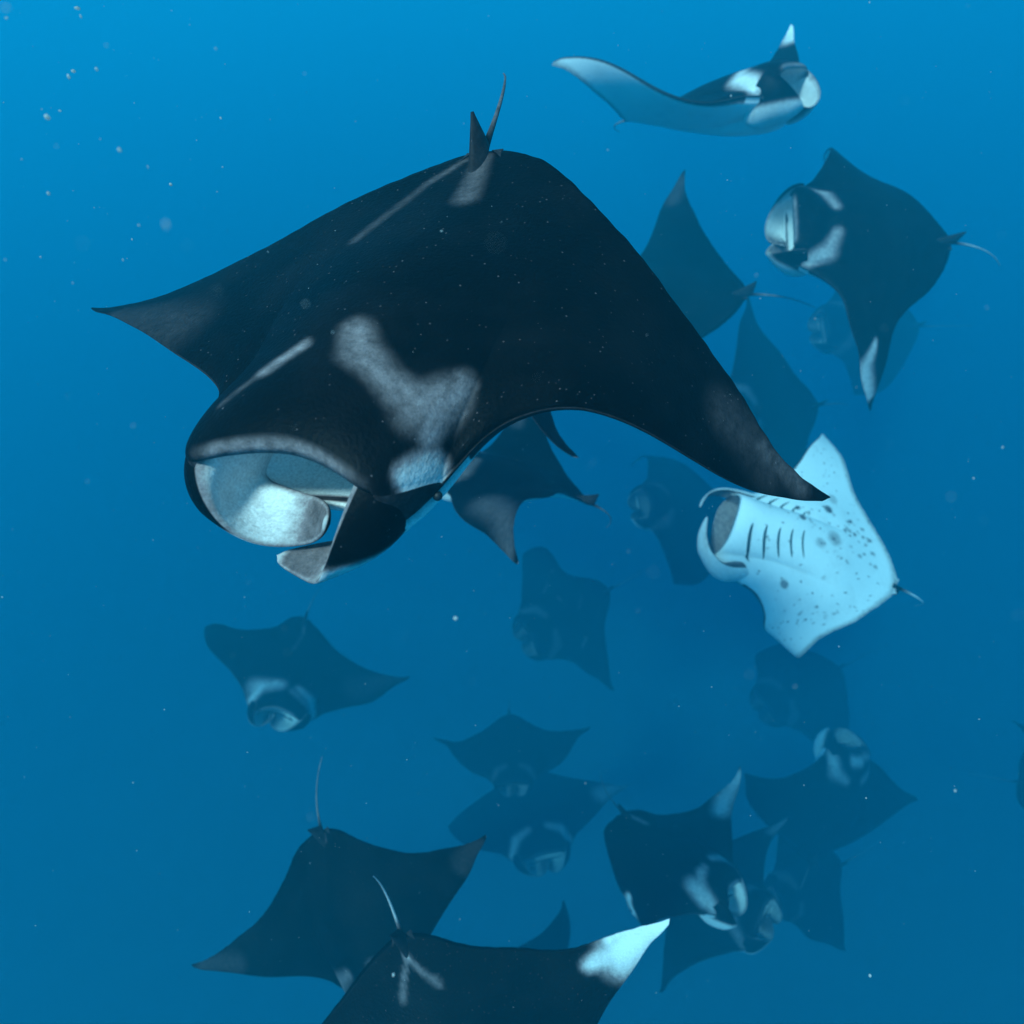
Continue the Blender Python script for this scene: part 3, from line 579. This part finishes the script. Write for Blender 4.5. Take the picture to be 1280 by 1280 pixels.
         shape=[0.718, 0.030, -0.169, -0.060, -0.006, 0.060, 0.062, 0.012, 0.014, -0.009, 0.002, -0.094, -0.071, -0.043, 0.059, 0.073, -0.043, -0.031, 0.009, 0.017],
         tail=(0.011, -1.720, -0.594),
         rbf=[(0.300, 0.360, 0.006, 0.002, -0.002), (0.450, 0.259, 0.030, 0.018, -0.017), (-0.450, 0.259, -0.006, 0.025, -0.024), (0.600, 0.163, 0.016, 0.013, -0.013), (-0.600, 0.163, -0.024, 0.043, -0.042), (0.750, 0.035, -0.025, -0.007, 0.007), (-0.750, 0.035, -0.011, -0.020, 0.020), (0.900, -0.147, -0.101, -0.084, 0.083), (-0.900, -0.147, 0.064, -0.037, 0.035), (1.000, -0.336, 0.066, 0.044, -0.043), (-1.000, -0.336, -0.048, 0.048, -0.046), (0.150, -0.410, 0.013, -0.010, 0.010), (-0.150, -0.410, 0.005, -0.012, 0.011), (0.300, -0.319, 0.034, 0.007, -0.007), (-0.300, -0.319, 0.010, 0.008, -0.008), (0.450, -0.250, -0.021, -0.016, 0.015), (-0.450, -0.250, 0.018, 0.014, -0.013), (0.600, -0.213, -0.020, 0.006, -0.006), (-0.600, -0.213, 0.013, 0.006, -0.006), (0.750, -0.210, 0.067, 0.059, -0.058), (-0.750, -0.210, -0.007, -0.018, 0.018), (0.900, -0.257, 0.001, -0.007, 0.007), (-0.900, -0.257, -0.015, 0.000, -0.000), (0.000, -0.455, 0.008, -0.027, 0.026), (0.000, 0.485, 0.006, -0.033, 0.032), (0.245, 0.470, 0.002, -0.005, 0.005), (-0.245, 0.470, 0.001, -0.005, 0.005), (0.300, 0.000, 0.003, 0.001, -0.001), (-0.300, 0.000, 0.001, 0.003, -0.003)],
         seed=11,
         label='hazy manta ray whose mouth overlaps the back of the ray beneath it',
         patch=[(0.245, 0.37, 0.2, 0.285, 0.035, 0.045, 0.12), (0.2, 0.285, 0.09, 0.25, 0.045, 0.03, 0.102), (-0.245, 0.37, -0.2, 0.285, 0.035, 0.045, 0.12), (-0.2, 0.285, -0.09, 0.25, 0.045, 0.03, 0.102)],
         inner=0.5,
         lip=0.1),
    dict(at=(0.578, 9.580, -16.612),
         turn=(0.0954, 0.0450, -0.0300, -0.9940),
         shape=[1.099, -0.041, -0.639, -0.536, -0.243, 0.022, 0.038, -0.112, -0.067, 0.003, 0.034, -0.259, -0.294, -0.162, 0.176, 0.184, 0.040, 0.033, -0.018, -0.013],
         tail=(-0.044, -3.001, -0.063),
         rbf=[(0.300, 0.360, 0.029, 0.004, -0.014), (-0.300, 0.360, -0.016, 0.005, -0.005), (0.450, 0.259, 0.002, 0.005, -0.009), (-0.450, 0.259, -0.013, 0.005, -0.005), (0.600, 0.163, -0.004, 0.008, -0.013), (-0.600, 0.163, 0.007, -0.006, 0.008), (0.750, 0.035, -0.002, 0.002, -0.003), (-0.750, 0.035, 0.035, -0.033, 0.047), (0.900, -0.147, -0.024, -0.008, 0.019), (-0.900, -0.147, 0.017, -0.015, 0.022), (1.000, -0.336, 0.006, 0.013, -0.023), (-1.000, -0.336, -0.025, 0.029, -0.042), (0.150, -0.410, -0.012, 0.004, -0.004), (-0.150, -0.410, -0.011, 0.004, -0.005), (0.300, -0.319, -0.018, -0.003, 0.008), (0.450, -0.250, -0.030, -0.008, 0.020), (0.600, -0.213, 0.028, -0.006, 0.004), (-0.600, -0.213, 0.004, -0.004, 0.006), (0.750, -0.210, 0.024, -0.005, 0.003), (-0.750, -0.210, 0.013, -0.012, 0.017), (0.900, -0.257, -0.010, 0.001, 0.001), (-0.900, -0.257, -0.008, 0.011, -0.016), (0.000, -0.455, -0.023, 0.009, -0.010), (0.000, 0.485, -0.054, -0.005, 0.020), (0.245, 0.470, 0.037, 0.005, -0.017), (-0.245, 0.470, -0.015, 0.001, 0.002), (0.300, 0.000, -0.003, -0.000, 0.001)],
         seed=12,
         label='manta ray with curved pale shoulder patches and oval mouth, directly beneath another hazy ray',
         patch=[(0.245, 0.37, 0.2, 0.285, 0.035, 0.045, 0.5), (0.2, 0.285, 0.09, 0.25, 0.045, 0.03, 0.425), (-0.245, 0.37, -0.2, 0.285, 0.035, 0.045, 0.5), (-0.2, 0.285, -0.09, 0.25, 0.045, 0.03, 0.425), (-0.7, -0.05, -0.98, -0.3, 0.09, 0.04, 0.4)],
         inner=0.8,
         lip=0.16000000000000003),
    dict(at=(-1.203, 2.117, -5.041),
         turn=(0.1412, 0.2763, 0.4189, -0.8534),
         shape=[0.300, -0.089, 0.510, 0.037, -0.149, 0.369, 0.181, 0.020, 0.088, -0.015, -0.009, 0.098, 0.071, 0.095, 0.255, 0.258, -0.150, -0.019, -0.021, -0.079],
         tail=(-0.243, -1.106, -0.127),
         rbf=[(0.300, 0.360, 0.001, 0.010, -0.001), (0.450, 0.259, -0.013, -0.015, -0.002), (-0.450, 0.259, -0.002, 0.003, -0.001), (0.600, 0.163, -0.001, -0.003, -0.000), (-0.600, 0.163, 0.000, -0.010, 0.002), (0.750, 0.035, 0.002, 0.025, -0.003), (-0.750, 0.035, -0.005, -0.008, -0.000), (0.900, -0.147, 0.007, 0.013, 0.000), (-0.900, -0.147, -0.004, 0.036, -0.007), (1.000, -0.336, -0.024, 0.013, -0.010), (-1.000, -0.336, -0.007, 0.042, -0.009), (0.150, -0.410, 0.045, -0.028, 0.020), (-0.150, -0.410, -0.000, -0.008, 0.001), (0.300, -0.319, -0.021, -0.014, -0.005), (-0.300, -0.319, 0.015, 0.001, 0.005), (0.450, -0.250, 0.018, 0.003, 0.006), (-0.450, -0.250, -0.009, 0.012, -0.005), (0.600, -0.213, -0.020, 0.021, -0.010), (-0.600, -0.213, 0.021, 0.012, 0.005), (0.750, -0.210, -0.001, -0.023, 0.003), (-0.750, -0.210, -0.020, -0.011, -0.005), (0.900, -0.257, 0.022, -0.015, 0.010), (-0.900, -0.257, 0.022, -0.058, 0.017), (0.000, -0.455, -0.055, 0.013, -0.021), (0.245, 0.470, 0.004, 0.011, -0.000), (0.300, 0.000, -0.002, -0.001, -0.000), (-0.300, 0.000, -0.003, 0.003, -0.002)],
         seed=13,
         label='dark manta ray with a long thin tail standing up and both wings spread flat',
         patch=[(0.245, 0.37, 0.2, 0.285, 0.035, 0.045, 0.2), (0.2, 0.285, 0.09, 0.25, 0.045, 0.03, 0.17), (-0.245, 0.37, -0.2, 0.285, 0.035, 0.045, 0.2), (-0.2, 0.285, -0.09, 0.25, 0.045, 0.03, 0.17), (0.82, -0.12, 0.97, -0.28, 0.05, 0.03, 0.04), (-0.82, -0.12, -0.97, -0.28, 0.06, 0.03, 0.03), (0.0, -0.43, 0.0, -0.4, 0.012, 0.012, 0.3)],
         q=1.6),
    dict(at=(-0.365, 1.008, -3.794),
         turn=(0.1522, 0.0908, 0.4199, -0.8901),
         shape=[0.140, 0.012, 0.526, 0.389, 0.172, 0.077, 0.045, -0.039, -0.018, -0.022, -0.016, -0.356, 0.309, 0.451, 0.157, 0.278, 0.036, 0.113, 0.031, -0.039],
         tail=(-0.078, -0.946, 0.289),
         rbf=[(-0.450, 0.259, -0.004, 0.003, -0.000), (-0.600, 0.163, -0.026, 0.017, -0.002), (-0.750, 0.035, 0.020, -0.007, 0.001), (-0.900, -0.147, -0.033, 0.026, -0.003), (-1.000, -0.336, -0.016, 0.051, -0.005), (0.150, -0.410, 0.015, 0.016, -0.002), (-0.150, -0.410, 0.009, 0.011, -0.001), (0.300, -0.319, -0.016, -0.023, 0.002), (-0.300, -0.319, -0.013, 0.022, -0.002), (0.450, -0.250, 0.020, 0.025, -0.002), (-0.450, -0.250, 0.004, -0.029, 0.003), (0.600, -0.213, -0.007, -0.007, 0.001), (-0.600, -0.213, 0.010, 0.034, -0.003), (0.750, -0.210, -0.002, -0.002, 0.000), (-0.750, -0.210, -0.001, -0.010, 0.001), (-0.900, -0.257, 0.042, -0.066, 0.006), (0.000, -0.455, -0.016, -0.023, 0.002), (0.300, 0.000, 0.003, 0.004, -0.000), (-0.300, 0.000, -0.002, -0.002, 0.000)],
         seed=14,
         label='near-black manta ray with one broad white wing tip and pale ridges around its tail base',
         patch=[(0.245, 0.37, 0.2, 0.285, 0.035, 0.045, 0.2), (0.2, 0.285, 0.09, 0.25, 0.045, 0.03, 0.17), (-0.245, 0.37, -0.2, 0.285, 0.035, 0.045, 0.2), (-0.2, 0.285, -0.09, 0.25, 0.045, 0.03, 0.17), (-0.69, -0.13, -0.82, -0.15, 0.03, 0.07, 0.75), (-0.82, -0.15, -1, -0.33, 0.08, 0.06, 0.98), (-0.78, -0.2, -0.86, -0.225, 0.03, 0.03, 0.9), (0.01, -0.45, 0, -0.37, 0.007, 0.009, 0.75), (0, -0.37, -0.05, -0.3, 0.009, 0.011, 0.22), (-0.05, -0.3, -0.1, -0.25, 0.011, 0.016, 0.16), (0, -0.37, 0.035, -0.3, 0.009, 0.011, 0.22), (0.035, -0.3, 0.06, -0.24, 0.011, 0.016, 0.16)],
         tailwhite=0.6,
         q=1.6),
    dict(at=(2.094, 4.090, -8.155),
         turn=(0.3647, -0.1309, -0.1385, -0.9114),
         shape=[0.588, 0.093, -2.063, -1.297, -0.466, 0.322, 0.120, 0.292, 0.119, -0.073, -0.021, 0.155, 0.347, 0.195, 0.412, 0.321, 0.233, 0.083, 0.022, -0.061],
         tail=(-0.452, -1.554, 0.129),
         rbf=[(0.300, 0.360, -0.025, 0.041, -0.043), (-0.300, 0.360, 0.004, -0.004, -0.002), (0.450, 0.259, 0.027, -0.018, -0.031), (0.600, 0.163, -0.008, -0.020, 0.083), (-0.600, 0.163, 0.006, -0.003, -0.009), (0.750, 0.035, -0.043, 0.038, 0.025), (-0.750, 0.035, 0.028, -0.031, 0.003), (0.900, -0.147, -0.089, 0.095, 0.000), (-0.900, -0.147, -0.052, 0.047, 0.026), (1.000, -0.336, 0.029, -0.033, 0.005), (-1.000, -0.336, -0.013, 0.005, 0.028), (0.150, -0.410, 0.097, -0.093, -0.032), (-0.150, -0.410, -0.049, 0.039, 0.038), (0.300, -0.319, 0.034, -0.053, 0.047), (-0.300, -0.319, 0.035, -0.022, -0.046), (0.450, -0.250, -0.023, 0.044, -0.056), (-0.450, -0.250, 0.015, -0.011, -0.013), (0.600, -0.213, -0.052, 0.033, 0.065), (-0.600, -0.213, -0.056, 0.067, -0.021), (0.750, -0.210, -0.090, 0.082, 0.043), (-0.750, -0.210, 0.067, -0.077, 0.014), (0.900, -0.257, 0.057, -0.050, -0.032), (-0.900, -0.257, 0.013, 0.001, -0.046), (0.000, -0.455, -0.048, 0.032, 0.057), (0.000, 0.485, 0.085, -0.082, -0.025), (0.245, 0.470, -0.064, 0.057, 0.032), (-0.245, 0.470, 0.017, -0.016, -0.006), (0.300, 0.000, 0.002, 0.002, -0.011), (-0.300, 0.000, 0.004, -0.004, -0.001)],
         seed=15,
         label='manta ray with one raised white wing tip, forked pale shoulder patch and bright oval mouth',
         patch=[(0.245, 0.37, 0.2, 0.285, 0.035, 0.045, 0.5), (0.2, 0.285, 0.09, 0.25, 0.045, 0.03, 0.425), (-0.245, 0.37, -0.2, 0.285, 0.035, 0.045, 0.5), (-0.2, 0.285, -0.09, 0.25, 0.045, 0.03, 0.425), (-0.7, -0.05, -0.97, -0.28, 0.085, 0.04, 0.6), (0.55, -0.12, 0.7, -0.19, 0.03, 0.06, 0.8), (0.7, -0.19, 0.98, -0.32, 0.06, 0.04, 0.95), (0.25, 0.33, 0.2, 0.24, 0.04, 0.045, 0.5), (0.04, 0.26, 0.1, 0.27, 0.03, 0.03, 0.3), (0, -0.44, -0.05, -0.28, 0.012, 0.02, 0.25)],
         q=1.6),
    dict(at=(3.762, 5.359, -12.183),
         turn=(0.3927, 0.0983, -0.1872, -0.8950),
         shape=[0.668, -0.050, -0.059, -0.677, -0.509, 0.109, 0.233, -0.057, 0.044, -0.073, 0.035, -0.127, -0.058, -0.012, 0.656, 0.498, -0.000, -0.000, 0.077, 0.000],
         tail=(0.141, -1.988, -0.205),
         rbf=[(0.300, 0.360, 0.022, 0.007, -0.063), (-0.300, 0.360, -0.004, 0.000, 0.007), (0.450, 0.259, -0.024, 0.032, -0.033), (0.600, 0.163, 0.003, -0.015, 0.032), (0.750, 0.035, 0.004, -0.021, 0.044), (0.900, -0.147, 0.035, -0.057, 0.074), (-0.900, -0.147, -0.010, 0.009, -0.003), (1.000, -0.336, -0.025, 0.029, -0.022), (-1.000, -0.336, -0.040, 0.037, -0.011), (0.150, -0.410, 0.034, -0.010, -0.043), (-0.150, -0.410, 0.034, -0.011, -0.041), (0.300, -0.319, 0.003, 0.005, -0.019), (-0.300, -0.319, 0.003, -0.001, -0.003), (0.450, -0.250, 0.006, -0.000, -0.010), (0.600, -0.213, 0.013, -0.028, 0.046), (0.750, -0.210, -0.013, 0.021, -0.025), (-0.750, -0.210, -0.004, 0.004, -0.001), (0.900, -0.257, -0.020, 0.035, -0.049), (-0.900, -0.257, -0.025, 0.023, -0.007), (0.000, -0.455, 0.070, -0.022, -0.086), (0.000, 0.485, -0.078, 0.005, 0.144), (0.245, 0.470, 0.047, -0.018, -0.050), (-0.245, 0.470, -0.015, 0.002, 0.026), (0.300, 0.000, -0.002, 0.003, -0.004)],
         seed=16,
         label='dark manta ray with pale oval mouth, beneath the one with raised white wing tip',
         patch=[(0.245, 0.37, 0.2, 0.285, 0.035, 0.045, 0.2), (0.2, 0.285, 0.09, 0.25, 0.045, 0.03, 0.17), (-0.245, 0.37, -0.2, 0.285, 0.035, 0.045, 0.2), (-0.2, 0.285, -0.09, 0.25, 0.045, 0.03, 0.17), (-0.85, -0.15, -0.98, -0.3, 0.05, 0.03, 0.3)],
         inner=0.6,
         lip=0.12),
    dict(at=(7.668, 8.154, -13.933),
         turn=(0.8241, 0.5192, 0.2252, 0.0222),
         shape=[1.163, -0.205, 0.001, -0.117, -0.052, 0.357, 0.298, -0.179, -0.072, 0.019, 0.045, -1.367, -1.376, -0.677, 0.359, 0.246, 0.187, 0.081, -0.053, 0.020],
         tail=(-0.112, -3.247, -0.269),
         rbf=[(0.300, 0.360, 0.003, 0.007, 0.000), (-0.300, 0.360, 0.084, 0.093, 0.028), (0.450, 0.259, 0.013, 0.024, 0.003), (-0.450, 0.259, -0.045, -0.017, -0.019), (0.600, 0.163, -0.013, 0.024, -0.009), (-0.600, 0.163, 0.021, -0.079, 0.019), (0.750, 0.035, 0.002, -0.040, 0.006), (-0.750, 0.035, 0.009, -0.014, 0.006), (0.900, -0.147, -0.003, -0.027, 0.002), (-0.900, -0.147, 0.006, 0.005, 0.002), (1.000, -0.336, 0.023, 0.045, 0.006), (-1.000, -0.336, 0.023, 0.020, 0.008), (0.150, -0.410, -0.029, -0.019, -0.011), (-0.150, -0.410, -0.027, -0.011, -0.011), (0.300, -0.319, -0.014, -0.059, 0.000), (-0.300, -0.319, -0.002, -0.001, -0.001), (0.450, -0.250, 0.013, -0.044, 0.011), (0.600, -0.213, 0.032, 0.041, 0.010), (0.750, -0.210, -0.018, 0.006, -0.009), (-0.750, -0.210, 0.002, 0.002, 0.001), (0.900, -0.257, -0.003, 0.018, -0.003), (-0.900, -0.257, 0.014, 0.012, 0.005), (0.000, -0.455, -0.056, -0.024, -0.023), (0.000, 0.485, -0.130, -0.048, -0.055), (0.245, 0.470, -0.021, -0.007, -0.009), (-0.245, 0.470, 0.061, 0.055, 0.022), (0.300, 0.000, 0.000, -0.005, 0.001), (-0.300, 0.000, -0.004, -0.002, -0.002)],
         seed=17,
         label='hazy manta ray heading upward with pale blotches across its head',
         patch=[(0.245, 0.37, 0.2, 0.285, 0.035, 0.045, 0.45), (0.2, 0.285, 0.09, 0.25, 0.045, 0.03, 0.3825), (-0.245, 0.37, -0.2, 0.285, 0.035, 0.045, 0.45), (-0.2, 0.285, -0.09, 0.25, 0.045, 0.03, 0.3825), (0.05, 0.4, -0.05, 0.4, 0.04, 0.04, 0.6), (0.2, 0.42, 0.1, 0.43, 0.03, 0.03, 0.4)],
         inner=0.6,
         lip=0.12),
    dict(at=(10.889, 15.245, -18.189),
         turn=(0.5425, 0.0579, -0.1910, 0.8160),
         shape=[1.253, -0.020, -1.548, -1.049, -0.403, 0.115, 0.101, -0.001, -0.001, -0.005, 0.000, -1.554, -1.103, -0.443, 0.124, 0.106, 0.000, 0.000, -0.010, 0.000],
         tail=(0.009, -3.579, -0.003),
         rbf=[(0.900, -0.147, -0.010, 0.001, -0.007), (-0.900, -0.147, 0.008, 0.003, 0.004), (1.000, -0.336, -0.038, 0.004, -0.026), (-1.000, -0.336, 0.029, 0.013, 0.017), (0.150, -0.410, 0.002, -0.020, 0.005), (-0.150, -0.410, 0.002, -0.020, 0.005), (0.750, -0.210, -0.004, 0.000, -0.003), (-0.750, -0.210, 0.003, 0.001, 0.002), (0.900, -0.257, -0.023, 0.002, -0.016), (-0.900, -0.257, 0.018, 0.008, 0.011), (0.000, -0.455, 0.005, -0.041, 0.010), (0.000, 0.485, -0.001, 0.034, -0.006), (0.245, 0.470, -0.000, 0.006, -0.001), (-0.245, 0.470, -0.000, 0.006, -0.001)],
         seed=18,
         label='barely visible manta ray in the haze just below the white-bellied ray',
         patch=[(0.245, 0.37, 0.2, 0.285, 0.035, 0.045, 0.2), (0.2, 0.285, 0.09, 0.25, 0.045, 0.03, 0.17), (-0.245, 0.37, -0.2, 0.285, 0.035, 0.045, 0.2), (-0.2, 0.285, -0.09, 0.25, 0.045, 0.03, 0.17)],
         inner=0.3,
         lip=0.06),
    dict(at=(-0.076, 3.432, -12.424),
         turn=(0.7604, 0.4660, 0.0299, 0.4514),
         shape=[0.833, -0.069, -0.357, -0.599, -0.398, 0.151, 0.193, -0.030, 0.008, -0.011, 0.013, 0.000, 0.000, 0.000, 0.000, 0.000, 0.000, 0.000, 0.000, 0.000],
         tail=(0.001, -2.311, -0.054),
         rbf=[(0.300, 0.360, -0.000, 0.026, -0.008), (0.450, 0.259, 0.000, 0.072, -0.023), (0.600, 0.163, 0.000, -0.043, 0.014), (0.750, 0.035, -0.005, -0.039, 0.010), (0.900, -0.147, -0.022, -0.036, 0.002), (1.000, -0.336, -0.000, 0.054, -0.017), (0.300, -0.319, -0.004, -0.001, -0.001), (0.450, -0.250, -0.037, -0.009, -0.013), (0.600, -0.213, -0.022, 0.012, -0.013), (0.750, -0.210, 0.059, 0.019, 0.019), (0.900, -0.257, -0.023, -0.018, -0.004), (0.245, 0.470, -0.000, 0.004, -0.001), (0.300, 0.000, -0.001, 0.004, -0.002)],
         seed=19,
         label='hazy manta ray whose pointed wing rises behind the one with the broad white tip',
         patch=[(0.245, 0.37, 0.2, 0.285, 0.035, 0.045, 0.2), (0.2, 0.285, 0.09, 0.25, 0.045, 0.03, 0.17), (-0.245, 0.37, -0.2, 0.285, 0.035, 0.045, 0.2), (-0.2, 0.285, -0.09, 0.25, 0.045, 0.03, 0.17)]),
    dict(at=(12.372, 7.971, -12.996),
         turn=(0.5209, 0.1477, -0.1103, -0.8334),
         shape=[0.560, -0.036, 0.921, 0.665, 0.277, -0.092, -0.059, -0.003, -0.005, 0.003, 0.005, 0.004, -0.003, -0.002, -0.010, -0.005, -0.015, -0.004, 0.005, 0.032],
         tail=(-0.147, -1.626, -0.115),
         rbf=[(0.900, -0.147, -0.001, -0.002, 0.003), (1.000, -0.336, -0.003, -0.008, 0.013), (0.150, -0.410, 0.037, -0.041, -0.006), (-0.150, -0.410, -0.041, 0.061, -0.013), (0.300, -0.319, 0.060, -0.083, 0.011), (-0.300, -0.319, 0.003, -0.039, 0.038), (0.450, -0.250, 0.009, -0.013, 0.002), (-0.450, -0.250, 0.004, -0.032, 0.030), (-0.600, -0.213, -0.002, -0.001, 0.004), (-0.750, -0.210, -0.002, 0.003, -0.001), (0.900, -0.257, -0.002, -0.005, 0.008), (0.000, -0.455, -0.069, 0.122, -0.041), (-0.300, 0.000, 0.001, -0.003, 0.003)],
         seed=20,
         label='dim manta ray apart from the rest of the school, only its rear edge showing',
         patch=[(0.245, 0.37, 0.2, 0.285, 0.035, 0.045, 0.2), (0.2, 0.285, 0.09, 0.25, 0.045, 0.03, 0.17), (-0.245, 0.37, -0.2, 0.285, 0.035, 0.045, 0.2), (-0.2, 0.285, -0.09, 0.25, 0.045, 0.03, 0.17)]),
    dict(at=(7.449, 7.490, -16.208),
         turn=(0.4994, 0.3070, -0.2416, 0.7733),
         shape=[0.788, -0.013, 0.000, 0.000, 0.000, 0.000, 0.000, 0.000, 0.000, 0.000, 0.000, -0.318, -0.233, -0.085, 0.059, 0.084, -0.147, -0.104, -0.007, 0.028],
         tail=(-0.022, -2.243, 0.007),
         rbf=[(-0.300, 0.360, -0.003, 0.004, -0.001), (-0.450, 0.259, -0.024, 0.029, -0.011), (-0.600, 0.163, -0.021, 0.031, -0.012), (-0.750, 0.035, 0.059, -0.031, 0.016), (-0.900, -0.147, 0.028, -0.012, 0.007), (-1.000, -0.336, -0.022, 0.028, -0.011), (0.150, -0.410, -0.014, -0.029, 0.007), (-0.150, -0.410, 0.028, 0.037, -0.008), (0.300, -0.319, -0.001, -0.003, 0.001), (-0.300, -0.319, 0.002, 0.016, -0.005), (-0.450, -0.250, -0.023, -0.016, 0.002), (-0.600, -0.213, -0.016, -0.019, 0.004), (-0.750, -0.210, 0.010, -0.017, 0.006), (-0.900, -0.257, -0.005, 0.011, -0.004), (0.000, -0.455, -0.014, -0.037, 0.009), (0.000, 0.485, -0.001, 0.009, -0.003), (-0.245, 0.470, -0.001, 0.002, -0.001), (-0.300, 0.000, -0.003, 0.001, -0.001)],
         seed=22,
         label='faint manta ray in the haze behind the two rays with oval mouths',
         patch=[(0.245, 0.37, 0.2, 0.285, 0.035, 0.045, 0.15), (0.2, 0.285, 0.09, 0.25, 0.045, 0.03, 0.1275), (-0.245, 0.37, -0.2, 0.285, 0.035, 0.045, 0.15), (-0.2, 0.285, -0.09, 0.25, 0.045, 0.03, 0.1275)],
         inner=0.3,
         lip=0.06),
]

for o in MANTAS:
    build_manta(o)

# ------------------------------------------------------------ plankton drifting in the water
def plankton():
    r = np.random.default_rng(11)
    n = 4200
    pts = np.stack([r.uniform(-4, 4, n), r.uniform(.35, 8, n), r.uniform(-6.5, 3, n)], 1)
    rad = r.lognormal(math.log(.0010), .45, n)
    c = np.stack([r.normal(-.66, .16, 60), r.normal(1.08, .2, 60), r.normal(.03, .13, 60)], 1)
    pts = np.vstack([pts, c]); rad = np.r_[rad, r.lognormal(math.log(.0017), .45, 60)]
    d = np.stack([r.uniform(-1.4, 1.4, 700), r.uniform(.5, 2.3, 700), r.uniform(-1.8, .7, 700)], 1)
    pts = np.vstack([pts, d]); rad = np.r_[rad, r.lognormal(math.log(.00055), .5, 700)]
    f = np.stack([r.uniform(-.35, .35, 70), r.uniform(.22, .5, 70), r.uniform(-.42, .12, 70)], 1)
    pts = np.vstack([pts, f]); rad = np.r_[rad, r.lognormal(math.log(.00042), .35, 70)]
    ok = np.linalg.norm(pts, axis=1) > .24
    pts, rad = pts[ok], np.minimum(rad[ok], .0045)
    bm = bmesh.new(); bmesh.ops.create_icosphere(bm, subdivisions=1, radius=1.0)
    v = np.array([x.co[:] for x in bm.verts]); f = np.array([[q.index for q in x.verts] for x in bm.faces]); bm.free()
    st = r.uniform(.35, 1.7, (len(pts), 1, 3))
    V = (pts[:, None] + v[None] * rad[:, None, None] * st).reshape(-1, 3)
    Fc = (f[None] + (np.arange(len(pts)) * len(v))[:, None, None]).reshape(-1, 3)
    ob = mesh_object('plankton', V, Fc, SPECK)
    ob['kind'] = 'stuff'; ob['label'] = 'tiny pale specks of plankton drifting in the water'; ob['category'] = 'plankton'
plankton()
